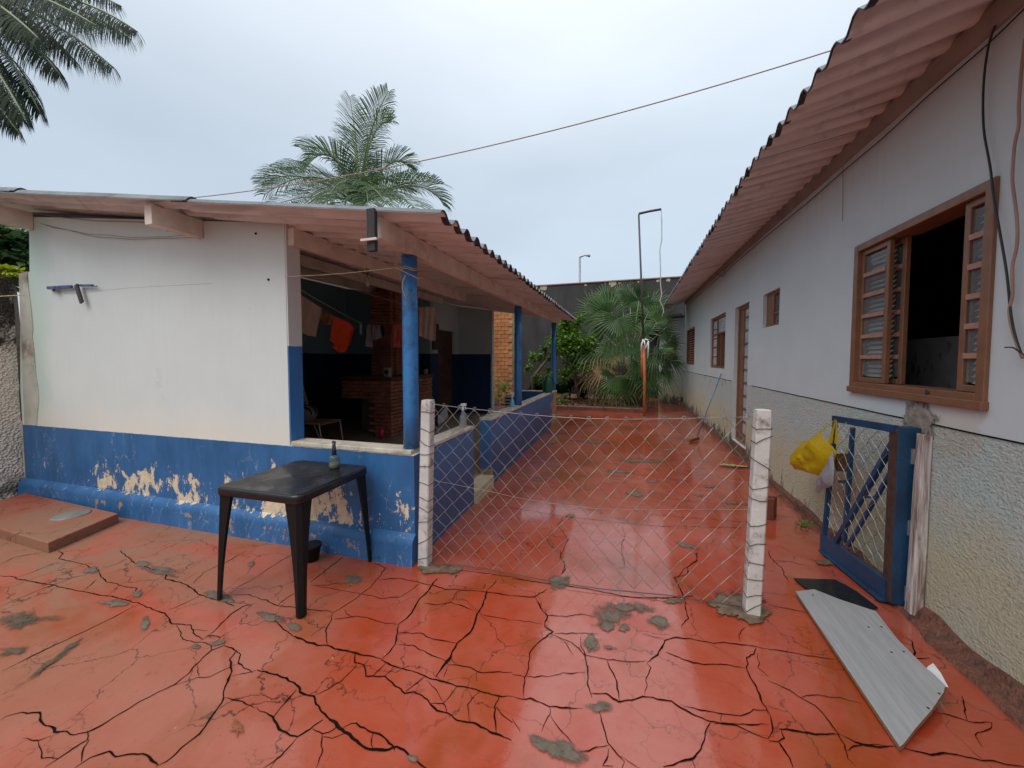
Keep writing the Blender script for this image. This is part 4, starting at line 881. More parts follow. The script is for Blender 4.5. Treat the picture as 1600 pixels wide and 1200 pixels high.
# things on the white wall
tb = empty('wall_bracket', frL(-3.75, -.02, 2.2), 'rusty blue tie rod with a dark slat fixed on the white wall', 'bracket', TH)
m = MB(); a, b = lY(75, 450, -.03), lY(112, 448, -.03); m.obox(a, b, .02, .028, (0, 0, 1)); a, b = lY(121, 446, -.03), lY(145, 446, -.03); m.obox(a, b, .018, .018); a, b = lY(143, 447, -.03), lY(152, 447, -.03); m.tube([a, b], .004); m.tube([lY(84, 453, -.02), lY(84, 454, -.05)], .012, 8)
build('rod', m, simple('chipped_blue_rod', (.03, .07, .20), .6, .4, 40, dirt=(.25, .22, .2), dsc=30), tb, frame='L')
m = MB(); a, b = lY(119, 445, -.045), lY(128, 473, -.045); m.obox(a, b, .045, .014, (0, 1, 0)); build('dark_slat', m, M_pipe, tb, frame='L')
def wirew(name, px, Y, r, mat, label):
    m = MB(); pts = [lY(x, y, Y) for x, y in px]; m.tube(pts, r, 5); return build(name, m, mat, loc=frL(*pts[0]), frame='L', rot=TH, label=label, cat='wire')
wirew('loose_wire', [(47, 333), (70, 336), (100, 340), (150, 345), (200, 346), (240, 348)], -.012, .003, M_wirebr, 'upper loose wire drooping under the roof of the white wall')
wirew('loose_wire', [(62, 348), (80, 355), (105, 359), (130, 366), (150, 370), (180, 372), (205, 374), (240, 373), (275, 372), (300, 371)], -.015, .0022, M_wirebr, 'lower loose wire drooping across the white wall to the beam stub')
wirew('loose_wire', [(70, 351), (100, 358), (140, 366), (170, 367), (200, 371), (260, 370), (290, 367)], -.012, .0018, M_wirebr, 'thin middle wire drooping across the white wall')
wirew('loose_wire', [(-30, 466), (0, 463), (40, 461)], -.3, .004, M_rope, 'yellow cord stretched in front of the mouldy boundary wall')
m = MB()
crp = [(41, 385), (40, 420), (43, 450), (46, 470), (49, 500), (51, 512), (49, 525), (53, 550), (55, 590), (58, 605), (60, 625), (58, 645), (57, 665)]
m.tube([lY(x, y, -.0005) for x, y in crp], .0022, 4); build('wall_crack', m, M_crack, LH, frame='L')
m = MB(); m.tube([lY(x, y, .0) for x, y in [(100, 459), (130, 457), (200, 450), (270, 446), (330, 443)]], .0016, 4); build('wall_crack', m, simple('thin_scratch', (.42, .41, .39), .8), LH, frame='L')
for x, y in ((262, 360), (400, 365), (420, 437)):
    p = lY(x, y, 0); m = MB(); m.lathe((p[0], -.002, p[2]), [(.008, -.008), (.010, 0), (.008, .008)], 10); build('nail_hole', m, M_black, LH, frame='L')

# ================================================================== BOUNDARY WALL, FAR WALLS
nb = empty('boundary_wall', (-6.3, 1.0, 0), 'rough mould-blackened render boundary wall at the left edge', 'wall')
m = MB(); Wg = []
for i in range(50):
    r_ = []
    for j in range(26):
        y = -2+i*(4.17/49); z = -.03+j*(2.40/25); r_.append((-6.30+.012*nz3(y*9, z*9)+.01*nz3(y*25, z*25, 3), y, z))
    Wg.append(r_)
m.grid(Wg); m.box(-6.52, -6.32, -2, 2.17, -.03, 2.37); build('wall_face', m, M_rough, nb)
m = MB()
pr_ = [(29, 428), (42, 424), (44, 450), (47, 470), (50, 500), (51, 512), (50, 525), (53, 550), (56, 590), (59, 605), (60, 625), (58, 645), (57, 664), (38, 664), (34, 560)]
m.prism([frL(*(lY(x, y, -.006))) for x, y in pr_][::-1], (0, .02, 0))
build('wall_pier', m, simple('dirty_cream_render', (.44, .44, .37), .85, .2, 3, bump=.5, bd=.006, bsc=20, dirt=(.20, .14, .10), dsc=2.2), nb)

bw = empty('black_wall', (0, 15.6, 0), 'tall black tar-coated wall with a thin red coping behind the garden', 'wall')
zt = gY(945, 439, 15.5)[2]
m = MB(); m.box(-9.5, 6, 15.5, 15.75, -.03, zt-.04); build('wall_body', m, M_blackwall, bw)
m = MB(); m.box(-9.5, 6, 15.46, 15.79, zt-.04, zt); build('coping', m, simple('red_coping', (.34, .16, .12), .8, .3, 5), bw)
for k, x in enumerate((849, 915, 957, 968, 998, 1028, 1044)):
    p = gY(x, 445+(1-(x-849)/200)*6, 15.49); m = MB(); r0 = (.15, .05, .15, .04, .05, .06, .08)[k]
    m.add([(p[0]+r0*math.cos(a)*(1+.4*nz3(k, a)), 15.492, zt-.12+r0*.8*math.sin(a)*(1+.5*nz3(a, k))) for a in [2*math.pi*i/14 for i in range(14)]], [tuple(range(14))[::1]]); build('bare_patch', m, simple('bare_render', (.42, .34, .24), .9), bw)

# orange brick wall seen past the veranda
ob = empty('old_brick_wall', (-4.6, 11.9, 0), 'unpainted orange clay brick wall seen past the veranda end', 'wall')
pl, pr = gY(764, 500, 11.8), gY(800, 500, 11.8)
m = MB(); m.box(-9, pr[0]-.01, 11.86, 12.1, -.03, 3.45); build('mortar_core', m, simple('sandy_mortar', (.42, .30, .18), .9, .3, 4), ob)
obm = bpy.data.meshes.new('brick'); tmb = MB(); tmb.box(-.125, .125, -.05, .05, 0, .115); obm.from_pydata(tmb.v, [], tmb.f); obm.materials.append(M_oldbrick)
for r_ in range(26):
    for c in range(5):
        x = pr[0]-.135-c*.265-(.13 if r_ % 2 else 0)
        o = bpy.data.objects.new('brick', obm); COL.objects.link(o); o.parent = ob; o.location = (x+4.6, 11.88-11.9+random.uniform(-.008, .008), .02+r_*.13); o.rotation_euler = (0, random.uniform(-.02, .02), 0)
        if r_ == 26: break

# garden bed kerb + soil
kb = MB(); Pk = []
for i in range(41):
    x = -9+i*(9.45/40); j = .015*nz3(x*3, 0); Pk.append([(x, 11.02+j, -.02), (x, 11.0+j, .10), (x, 11.03+j, .125), (x, 11.12+j, .125), (x, 11.14+j, .05)])
kb.grid(Pk, smooth=False); kb.box(.36, .46, 11.03, 15.4, -.02, .12); structure('garden_kerb', kb, simple('mossy_red_kerb', (.17, .07, .05), .7, .4, 6, dirt=(.06, .06, .04), dsc=4))
gs = MB(); gs.grid([[(-9+i*.2, 7.8+j*.2, .07+.05*nz3(i*.5, j*.5)+.05*nz3(i*1.3, j*1.3, 4) if (7.8+j*.2 > 11.1 or -9+i*.2 < -2.2) else -.05) for j in range(39)] for i in range(48)]); structure('garden_soil', gs, M_soil)
lt = MB()
for k in range(5000):
    x = random.uniform(-4.5, .3); y = random.uniform(11.15, 13.2); z = .11+.04*nz3(x*2, y*2); a = random.uniform(0, 6.28); s_ = random.uniform(.02, .06); c, d = math.cos(a)*s_, math.sin(a)*s_
    lt.add([(x-c, y-d, z), (x+d*.5, y-c*.5, z+random.uniform(0, .04)), (x+c, y+d, z+random.uniform(-.01, .03)), (x-d*.5, y+c*.5, z)], [(0, 1, 2, 3)])
build('leaf_litter', lt, simple('dry_leaves', (.22, .11, .06), .8, .6, 30), kind='stuff', label='dry brown leaf litter covering the garden bed', cat='leaf litter', loc=(0, 0, 0))

# ================================================================== RIGHT HOUSE
XW = 1.64
RH = empty('house', (XW, 0, 0), 'long pale single-storey house with brown windows and deep corrugated eaves on the right', 'house')
def zroofR(x, y):
    s = max(0, min(1, (y-2.2)/1.6)); s = s*s*(3-2*s); ze = 3.00+.10*s; zw = 3.19+.017*(y-2.3)
    return ze+(zw-ze)*(x-.92)/.72
OPEN = {'big': (2.385, 3.53, 1.285, 2.36), 'small': (5.06, 5.62, 1.91, 2.34), 'door': (6.22, 6.98, .17, 2.35), 'w3': (7.62, 8.95, 1.33, 2.37), 'w4': (11.0, 12.5, 1.36, 2.40)}
ops = list(OPEN.values())
ysb = sorted(set([-2.5, 12.95]+[o[0] for o in ops]+[o[1] for o in ops])); zsb = sorted(set([-.03, 3.55]+[o[2] for o in ops]+[o[3] for o in ops]))
m = MB()
for ya, yb in zip(ysb[:-1], ysb[1:]):
    for za, zb_ in zip(zsb[:-1], zsb[1:]):
        yc, zc = (ya+yb)/2, (za+zb_)/2
        if any(o[0] < yc < o[1] and o[2] < zc < o[3] for o in ops): continue
        m.add([(XW, ya, za), (XW, yb, za), (XW, yb, zb_), (XW, ya, zb_)], [(0, 3, 2, 1)])
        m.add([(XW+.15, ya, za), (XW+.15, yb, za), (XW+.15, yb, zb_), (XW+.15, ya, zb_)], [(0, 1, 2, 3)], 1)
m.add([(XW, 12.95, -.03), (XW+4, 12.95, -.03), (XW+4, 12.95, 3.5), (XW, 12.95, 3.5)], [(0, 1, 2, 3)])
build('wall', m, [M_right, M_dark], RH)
for o in ops:
    m = MB(); a, b, c, d = o; x0, x1 = XW, XW+.15
    m.add([(x0, a, c), (x1, a, c), (x1, a, d), (x0, a, d)], [(0, 1, 2, 3)]); m.add([(x0, b, c), (x1, b, c), (x1, b, d), (x0, b, d)], [(3, 2, 1, 0)])
    m.add([(x0, a, d), (x1, a, d), (x1, b, d), (x0, b, d)], [(0, 1, 2, 3)]); m.add([(x0, a, c), (x1, a, c), (x1, b, c), (x0, b, c)], [(3, 2, 1, 0)]); build('opening_reveal', m, M_reveal, RH)
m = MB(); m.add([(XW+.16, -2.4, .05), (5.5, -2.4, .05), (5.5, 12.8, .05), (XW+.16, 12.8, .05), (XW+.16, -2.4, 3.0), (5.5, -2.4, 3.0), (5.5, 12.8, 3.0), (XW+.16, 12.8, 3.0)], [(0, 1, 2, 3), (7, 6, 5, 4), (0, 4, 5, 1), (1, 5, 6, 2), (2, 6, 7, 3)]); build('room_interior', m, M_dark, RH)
# groove between smooth render and rough dado
m = MB(); L_ = [(XW-.002, y, 1.133+.003*nz3(y*3, 1)) for y in np.arange(-2, 6.1, .1)]; m.tube(L_, .004, 4); L_ = [(XW-.002, y, 1.14+.003*nz3(y*3, 1)) for y in np.arange(7.1, 12.9, .2)]; m.tube(L_, .005, 4); build('dado_groove', m, M_crack, RH)
# eaves beam, cables
m = MB(); m.hexa([(XW-.035, -2, 2.99), (XW-.001, -2, 2.99), (XW-.001, -2, 3.10), (XW-.035, -2, 3.10)], [(XW-.035, 12.9, 3.245), (XW-.001, 12.9, 3.245), (XW-.001, 12.9, 3.355), (XW-.035, 12.9, 3.355)]); build('eaves_board', m, simple('brown_eaves_board', (.30, .245, .21), .8, .2, 4), RH)
# roof sheets
PR = 2.07; y0 = PR-CP*16-CP/2; k = 0
while y0 < 12.9:
    sheet_roof(RH, 'roof_sheet', .92, 3.2, y0, min(y0+CP*6.05, 13.4), zroofR, 'W', PR, off=.004*(k % 2)-.002, lowedge=.92, nx=16); y0 += CP*6; k += 1
def framebox(parent, name, y0, y1, z0, z1, x, dx, wd, mat):
    m = MB(); m.box(x, x+dx, y0, y0+wd, z0, z1); m.box(x, x+dx, y1-wd, y1, z0, z1); m.box(x, x+dx, y0+wd, y1-wd, z1-wd, z1); m.box(x, x+dx, y0+wd, y1-wd, z0, z0+wd)
    return bevel(build(name, m, mat, parent), .003, 1)
# big sliding window
a, b, c, d = OPEN['big']
W1 = framebox(RH, 'window_frame', a-.002, b+.002, c-.002, d+.002, XW-.018, .165, .05, M_brown)
m = MB(); m.box(XW-.03, XW+.01, a-.01, b+.01, c-.03, c+.012); bevel(build('window_sill', m, M_brown, RH), .003, 1)
def sash(y0, y1, z0, z1, x, npane, nm='window_sash', blind=True, barw=.028):
    f = framebox(RH, nm, y0, y1, z0, z1, x, .028, .034, M_brown)
    h = (z1-z0-.068)/npane
    for k in range(npane):
        za = z0+.034+k*h
        m = MB(); m.box(x+.012, x+.016, y0+.034, y1-.034, za+barw/2, za+h-barw/2); build('pane', m, M_glass, f)
        if k: m = MB(); m.box(x-.003, x+.030, y0+.034, y1-.034, za-barw/2, za+barw/2); build('glazing_bar', m, M_pinkwood, f)
    if blind:
        n = int((z1-z0)/.034)
        for k in range(n):
            m = MB(); z = z0+.04+k*.034; m.hexa([(x+.04, y0+.03, z), (x+.043, y0+.03, z), (x+.043, y1-.03, z), (x+.04, y1-.03, z)], [(x+.058, y0+.03, z+.022), (x+.061, y0+.03, z+.022), (x+.061, y1-.03, z+.022), (x+.058, y1-.03, z+.022)]); build('shutter_slat', m, M_slat, f)
    return f
sash(2.425, 2.585, c+.05, d-.05, XW+.01, 6); sash(3.17, 3.49, c+.05, d-.05, XW+.01, 6)
sash(3.13, 3.28, c+.05, d-.05, XW+.075, 6, blind=False)
m = MB(); gp = [(XW-.01+.03*math.cos(t)*.5, 2.80+.09*math.cos(t)*(1+.3*nz3(t, 1)), c+.025+.001*t) for t in [2*math.pi*i/16 for i in range(16)]]
m.pillow(gp, (0, 0, 1), .02, wr=.01); build('work_glove', m, simple('dark_glove', (.035, .03, .028), .8), loc=(XW, 2.8, c+.01), label='crumpled dark glove lying on the big window sill', cat='glove')
# print leaning inside the room
pp = empty('framed_print', (2.1, 3.5, 1.2), 'pale print with grey flower drawing leaning inside the open window', 'picture')
m = MB(); m.box(2.1, 2.12, 3.28, 3.80, 1.20, 1.66); build('panel', m, simple('print_paper', (.20, .19, .19), .6), pp)
for k in range(12):
    m = MB(); cy, cz, r0 = random.uniform(3.34, 3.74), random.uniform(1.25, 1.60), random.uniform(.015, .04)
    m.add([(2.098, cy+r0*(1+.35*math.cos(3*t+k))*math.cos(t)*.5, cz+r0*(1+.35*math.cos(3*t+k))*math.sin(t)*1.1) for t in [2*math.pi*i/30 for i in range(30)]], [tuple(range(30))]); build('flower_motif', m, simple('grey_ink', (.12, .115, .115), .7), pp)
# small window
a, b, c, d = OPEN['small']
f = framebox(RH, 'window_frame', a, b, c, d, XW+.04, .06, .035, M_brown)
m = MB(); m.box(XW+.045, XW+.09, b-.24, b-.035, c+.035, d-.035); build('fixed_panel', m, M_brown, f)
m = MB(); m.box(XW+.05, XW+.09, a+.035, b-.245, c+.15, c+.175); build('glazing_bar', m, M_brown, f)
m = MB(); m.box(XW+.065, XW+.07, a+.035, b-.245, c+.035, d-.035); build('pane', m, M_glass, f)
# door
a, b, c, d = OPEN['door']
f = framebox(RH, 'door_frame', a, b, c, d, XW+.05, .09, .05, M_brown)
dd = MB(); dd.box(XW+.07, XW+.105, b-.26, b-.05, c+.03, d-.05); dd.box(XW+.07, XW+.105, a+.05, a+.10, c+.03, d-.05); dd.box(XW+.07, XW+.105, a+.10, b-.26, c+.03, c+.14); dl = build('door_leaf', dd, M_brown, RH)
for k in range(10):
    m = MB(); z = c+.14+k*.205; m.box(XW+.066, XW+.11, a+.10, b-.26, z, z+.02); build('glazing_bar', m, M_brown, dl)
    m = MB(); m.box(XW+.085, XW+.09, a+.10, b-.26, z+.021, min(z+.204, d-.05)); build('pane', m, simple('frosted_pane', (.42, .46, .50), .25) if k == 0 else bpy.data.materials['frosted_pane'], dl)
m = MB(); m.box(XW-.02, XW+.15, a-.02, b+.02, -.02, c-.001); build('door_step', m, simple('worn_brown_step', (.16, .08, .05), .6, .3, 6), RH)
# third window: sashes and opening
a, b, c, d = OPEN['w3']
f = framebox(RH, 'window_frame', a, b, c, d, XW+.03, .09, .04, M_brown)
m = MB(); m.box(XW+.035, XW+.1, a+.04, b-.04, d-.36, d-.33); m.box(XW+.035, XW+.1, a+.50, a+.53, c+.04, d-.33); m.box(XW+.035, XW+.1, b-.5, b-.47, c+.04, d-.04); build('mullion', m, M_brown, f)
for k in range(5): 
    m = MB(); m.box(XW+.06, XW+.066, b-.47, b-.04, c+.05+k*.19, c+.22+k*.19); build('pane', m, bpy.data.materials['frosted_pane'], f)
m = MB(); m.box(XW+.06, XW+.066, a+.05, b-.5, d-.33, d-.05); build('pane', m, bpy.data.materials['frosted_pane'], f)
# fourth: louvred shutter
a, b, c, d = OPEN['w4']
f = framebox(RH, 'shutter_frame', a, b, c, d, XW+.01, .07, .05, M_brown)
for k in range(14):
    m = MB(); z = c+.06+k*.066; m.hexa([(XW+.02, a+.05, z), (XW+.03, a+.05, z), (XW+.03, b-.05, z), (XW+.02, b-.05, z)], [(XW+.06, a+.05, z+.05), (XW+.07, a+.05, z+.05), (XW+.07, b-.05, z+.05), (XW+.06, b-.05, z+.05)]); build('louvre_slat', m, simple('orange_brown_louvre', (.34, .13, .05), .55) if k == 0 else bpy.data.materials['orange_brown_louvre'], f)
# wing behind the palm
wg = empty('rear_outbuilding', (1.2, 13.6, 0), 'pale rear outbuilding with a low dark roof partly behind the fan palm', 'building')
m = MB(); m.box(1.05, 3.5, 13.5, 15.3, -.03, 2.9); build('wall', m, M_right, wg); m = MB(); m.box(.5, 3.6, 13.2, 15.4, 2.92, 3.0); build('roof_slab', m, M_roofedge, wg); m = MB(); m.box(1.15, 1.45, 13.46, 13.5, 1.5, 2.1); build('window', m, M_brown, wg)
# render patch over the gate post
pc = gX(1432, 648, XW-.01)
m = MB(); n_ = 60; ring = [(XW-.006, pc[1]+.21*math.cos(2*math.pi*i/n_), pc[2]-.02+.14*math.sin(2*math.pi*i/n_)) for i in range(n_)]
m.add([(XW-.016, pc[1]-.01, pc[2]-.02)]+ring, [(0, i+1, (i+1) % n_+1) for i in range(n_)], 0, True); m.edge = [1.0]+[0.0]*n_
build('cement_patch', m, patchmat('fresh_grey_render', (.17, .145, .12), (.33, .29, .25), soft=.12, bump=1, rough=.85, nsc=13), RH)
# cables on the wall
def wpath(name, px, X, r, mat, label, cat='cable'):
    m = MB(); pts = [gX(x, y, X) for x, y in px]
    P2 = [];
    for i in range(len(pts)-1):
        p0, p1, p2, p3 = pts[max(i-1, 0)], pts[i], pts[i+1], pts[min(i+2, len(pts)-1)]
        for k in range(5):
            t = k/5; P2.append(.5*((2*p1)+(-p0+p2)*t+(2*p0-5*p1+4*p2-p3)*t*t+(-p0+3*p1-3*p2+p3)*t**3))
    P2.append(pts[-1]); m.tube(P2, r, 6); return build(name, m, mat, loc=pts[0], label=label, cat=cat)
wpath('hanging_cable', [(1566, -20), (1558, 30), (1545, 70), (1537, 130), (1537, 200), (1547, 260), (1553, 310), (1563, 367), (1573, 427), (1580, 493), (1587, 527), (1597, 557)], XW-.03, .0045, M_wire, 'black cable hanging down the house wall past the window corner')
wpath('hanging_cable', [(1602, 60), (1596, 110), (1592, 165), (1592, 195), (1585, 230), (1582, 275), (1583, 293), (1589, 343), (1589, 383), (1582, 417), (1582, 460), (1577, 487), (1583, 520), (1598, 560)], XW-.03, .0055, M_wirebr, 'brown wavy cord hanging at the right end of the house wall')
wpath('hanging_cable', [(1570, 543), (1582, 543), (1592, 549), (1602, 556)], XW-.05, .003, M_wire, 'short dark wire end crossing both hanging cables')
wpath('eaves_cable', [(1600, 14), (1540, 72), (1450, 150), (1380, 215), (1317, 268), (1260, 318), (1200, 367), (1150, 410), (1110, 445), (1072, 478)], XW-.02, .004, M_wire, 'thin cable sagging along the wall just below the eaves')
wpath('eaves_cable', [(1317, 257), (1317, 300), (1316, 345)], XW-.006, .0018, M_wirebr, 'faint vertical wire hanging from the eaves above the windows')
wpath('eaves_cable', [(1118, 425), (1128, 432), (1133, 426), (1127, 418)], XW-.05, .004, M_wire, 'small cable loop hanging under the far eaves')

# long overhead wire
w0 = frL(-2.05, -.37, zroofL(-2.05, 0)-.01); w1 = gX(1556, -6, XW-.04)
t1 = sagpts(w0, w1, .16, 40); line('overhead_wire', t1, .0032, simple('reddish_wire', (.32, .20, .16), .6, bump=0), 'long wire strung from the white wall beam stub over the yard to the right eaves', 'wire')

# ================================================================== CHAIN-LINK FENCE
FA, FB = np.array([-1.425, 2.34, 0]), np.array([.705, 2.47, 0])
FE = empty('chain_link_fence', (FA+FB)/2, 'sagging chain-link fence between two white concrete posts across the passage', 'fence')
def post(base, top, nm, sz=.040):
    m = MB(); rows = []
    b, t_ = np.array(base), np.array(top); n = 24
    for i in range(n+1):
        f = i/n; c = b+(t_-b)*f; s = sz*(1.0-.04*f) if f < .97 else sz*.9; ring = []
        for j, (sx_, sy_) in enumerate([(-1, -1), (1, -1), (1, 1), (-1, 1)]):
            for (ax, ay) in (((sx_, sy_*.82), (sx_*.82, sy_)) if sx_*sy_ > 0 else ((sx_*.82, sy_), (sx_, sy_*.82))):
                g_ = 1+.015*nz3(c[2]*4+j*.3, ax*1.5, base[0]*3); ring.append((c[0]+ax*s*g_, c[1]+ay*s*g_, c[2]))
        rows.append(ring+[ring[0]])
    m.grid(rows, smooth=False); m.f = [f[::-1] for f in m.f]; k = len(m.v); m.v.append(tuple(t_+np.array([0, 0, .006])))
    for j in range(8): m.f.append((n*9+j, n*9+j+1, k)); m.m.append(0); m.sm.append(False)
    return build(nm, m, M_white, FE)
P1b, P1t = (-1.425, 2.34, -.03), (-1.385, 2.34, 1.21); P2b, P2t = (.705, 2.47, -.03), (.735, 2.47, 1.21)
post(P1b, P1t, 'post'); post(P2b, P2t, 'post')
def wraps(b, t_, nm):
    b, t_ = np.array(b), np.array(t_); z = .05
    while z < 1.17:
        f = (z+.03)/(1.24); c = b+(t_-b)*f; m = MB(); pts = []; tl = random.uniform(-.05, .06); s = .0415
        for (ax, ay) in ((-1, -1), (0, -1.03), (1, -1), (1, 1), (0, 1), (-1, 1), (-1, -1)): pts.append((c[0]+ax*s, c[1]+ay*s, z+tl*ax*.5+random.uniform(-.006, .006)))
        m.tube(pts, .0022, 4); build('tie_wire', m, M_rustwire, FE); z += random.uniform(.06, .15)
wraps(P1b, P1t, 'l'); wraps(P2b, P2t, 'r')
x0, x1 = -1.375, .655; ncol = 36; s = (x1-x0)/ncol; v = .064
def topz(x): t = (x-x0)/(x1-x0); return 1.185-.02*t-.10*4*t*(1-t)*.5
def ypos(x): t = (x-x0)/(x1-x0); return 2.34+.13*t+.02*math.sin(t*9)
for k in range(ncol):
    for ph in (0,):
        m = MB(); pts = []; j = 0; z = 0
        while True:
            xx = x0+k*s+((j+k) % 2)*s; tz = topz(x0+(k+.5)*s); z = tz-j*v*(1+.0)
            if z < -.012: break
            xj = xx+.010*nz3(k*1.7, j*.6)+.012*nz3(xx*2, z*3, 5)
            dy = .006 if (j+k) % 2 else -.006
            pts.append((xj, ypos(xx)+dy+.012*nz3(xx*2, z*2, 8)+.03*max(0, z-.2)*nz3(xx, 3), max(.006, z+.006*nz3(xx*5, z*5, 2)))); j += 1
        m.tube(pts, .0021, 5, smooth=False); build('wire_strand', m, M_galv, FE)
for zoff, nm in ((.0, 1), (.55, 2)):
    m = MB(); pts = [(x0+(x1-x0)*i/40, ypos(x0+(x1-x0)*i/40)-.008, topz(x0+(x1-x0)*i/40)-zoff*(1-.0*i)-(.03 if zoff else 0)*math.sin(i/40*3.14)+.004*nz3(i*.7, zoff)) for i in range(41)]; m.tube([(P1t[0]+.05, 2.34, pts[0][2])]+pts+[(P2t[0]-.05, 2.47, pts[-1][2])], .0012 if zoff else .0022, 5)
    build('tension_wire', m, M_galv, FE)
m = MB(); m.tube([(x0+(x1-x0)*i/30, ypos(x0+(x1-x0)*i/30)-.01, .02+.008*nz3(i*.9, 4)) for i in range(31)], .003, 5); build('tension_wire', m, M_rustwire, FE)
m = MB()
for i in range(19):
    xx = x0+i*2*s; c = np.array([xx, ypos(xx)-.008, topz(xx)]); m.tube([c+np.array([math.cos(a)*.012, random.uniform(-.004, .004), math.sin(a)*.014]) for a in np.linspace(0, 5.5, 9)], .0018, 4)
build('wire_hooks', m, M_galv, FE)

# ================================================================== GATE
GA = empty('blue_gate', (1.55, 2.86, 0), 'open dark blue steel gate with chain-link infill folded against the house wall', 'gate')
hb, ht = np.array([1.525, 2.80, .03]), np.array([1.525, 2.80, 1.09]); fb = np.array([1.44, 3.40, .03]); ft = np.array([1.475, 3.37, 1.055])
m = MB(); m.box(1.522, 1.628, 2.775, 2.835, .02, 1.10); bevel(build('hinge_stile', m, M_gate, GA), .004)
m = MB(); m.box(1.512, 1.5215, 2.775, 2.835, .03, 1.09); build('rusted_edge', m, M_rust, GA)
m = MB(); m.obox(fb+[0, 0, -.0], ft, .022, .028, (1, 0, 0)); build('far_stile', m, M_gate, GA)
m = MB(); m.obox((1.52, 2.79, 1.085), (1.475, 3.39, 1.055), .03, .045); build('top_rail', m, M_gate, GA)
m = MB(); m.obox((1.52, 2.80, .085), (1.44, 3.42, .085), .03, .13); m.obox((1.53, 2.80, .02), (1.46, 3.41, .02), .10, .01); build('bottom_rail', m, M_gate, GA)
def gp_(px_, py_, x_t=None):   # on the gate plane
    n = np.array([.6, .06, 0.]); P0 = np.array([1.51, 2.83, 0]); n = np.array([(3.40-2.80), -(1.44-1.525), 0.]); d_ = ray(px_, py_); t = (n@(P0-C0))/(n@d_); return C0+t*d_
def gbar(a, b, wd=.022, nm='brace'):
    m = MB(); m.obox(gp_(*a)+np.array([.02, 0, 0]), gp_(*b)+np.array([.02, 0, 0]), wd, wd); build(nm, m, M_gate, GA)
gbar((1327, 668), (1314, 846), .022, 'mullion'); gbar((1389, 692), (1299, 850), .028); gbar((1386, 737), (1320, 852), .018); gbar((1348, 776), (1361, 777), .014); gbar((1307, 752), (1320, 752), .018)
# infill mesh
gw, gh = 11, 9
for k in range(gw):
    for ph in (0,):
        m = MB(); pts = []
        for j in range(19):
            u = (k+((j+k) % 2))/gw; z = 1.05-j*.058
            if z < .14: break
            b_ = np.array([1.516, 2.83, 0])*(1-u)+np.array([1.455, 3.37, 0])*u
            pts.append((b_[0]+.004*(-1)**j-.004, b_[1]+.006*nz3(k*2, j*.7), z+.008*nz3(u*5, j*.5)))
        m.tube(pts, .002, 4, smooth=False); build('mesh_wire', m, M_galv, GA)
GP = build('gate_post', (lambda m: m.hexa([(1.575, 2.70, -.02), (1.636, 2.70, -.02), (1.636, 2.755, -.02), (1.575, 2.755, -.02)], [(1.592, 2.70, 1.075), (1.638, 2.70, 1.065), (1.638, 2.755, 1.065), (1.592, 2.755, 1.075)]))(MB()), M_postwood, loc=(1.6, 2.72, 0), label='weathered white timber gate post standing against the house wall', cat='post'); bevel(GP, .005)
for z in (.93, .50, .10):
    m = MB(); m.box(1.585, 1.628, 2.765, 2.774, z-.045, z+.045); m.tube([(1.603, 2.76, z-.045), (1.603, 2.76, z+.045)], .007, 8); build('hinge', m, simple('pale_steel_hinge', (.36, .36, .37), .4, metal=.5), GA)

# carrier bags on the gate corner
hk = np.array([1.46, 3.36, 1.07])
def bagpt(x, y): return gX(x, y, 1.44)
outl = [(1305, 655), (1296, 662), (1280, 676), (1268, 687), (1253, 690), (1248, 702), (1240, 712), (1237, 725), (1240, 733), (1252, 735), (1270, 741), (1284, 744), (1296, 736), (1304, 722), (1307, 705), (1308, 690), (1306, 672)]
yb = empty('yellow_bag', hk, 'yellow plastic carrier bag hanging from the blue gate corner', 'bag')
m = MB(); body = [bagpt(x, y) for x, y in outl[2:15]]; m.pillow(body, (-.9, -.4, 0), .075, rings=7, wr=.06); build('bag_body', m, M_bagy, yb)
m = MB()
for A in ([(1306, 655), (1290, 668), (1268, 688)], [(1306, 655), (1301, 672), (1297, 692)], [(1306, 655), (1308, 675), (1307, 694)]):
    pts = [bagpt(*q) for q in A]; n = 10
    L_ = [pts[0]*(1-t)**2+2*pts[1]*t*(1-t)+pts[2]*t*t for t in [i/n for i in range(n+1)]]; L0, L1 = [], []
    for i, p in enumerate(L_): wdt = .008+.035*(i/n)**1.3; L0.append(p+np.array([0, -wdt*.8, .0])); L1.append(p+np.array([0, wdt*.8, 0]))
    m.grid([L0, L1])
build('bag_handles', m, M_bagy, yb)
m = MB(); q = [bagpt(x, y)+np.array([.03, 0, 0]) for x, y in [(1262, 712), (1304, 708), (1300, 736), (1256, 733)]]; m.prism(q, (.07, .02, 0)); build('wooden_content', m, simple('brown_wood_chunks', (.16, .08, .03), .7, .4, 20), yb)
m = MB(); m.pillow([bagpt(x, y)+np.array([-.02, 0, 0]) for x, y in [(1307, 705), (1300, 718), (1290, 738), (1282, 752), (1279, 766), (1284, 772), (1290, 764), (1300, 762), (1307, 758), (1309, 735)]], (-.9, -.4, 0), .03, wr=.02, rings=6)
build('grey_bag', m, M_bagg, loc=hk, label='small limp grey plastic bag hanging below the yellow bag', cat='bag')

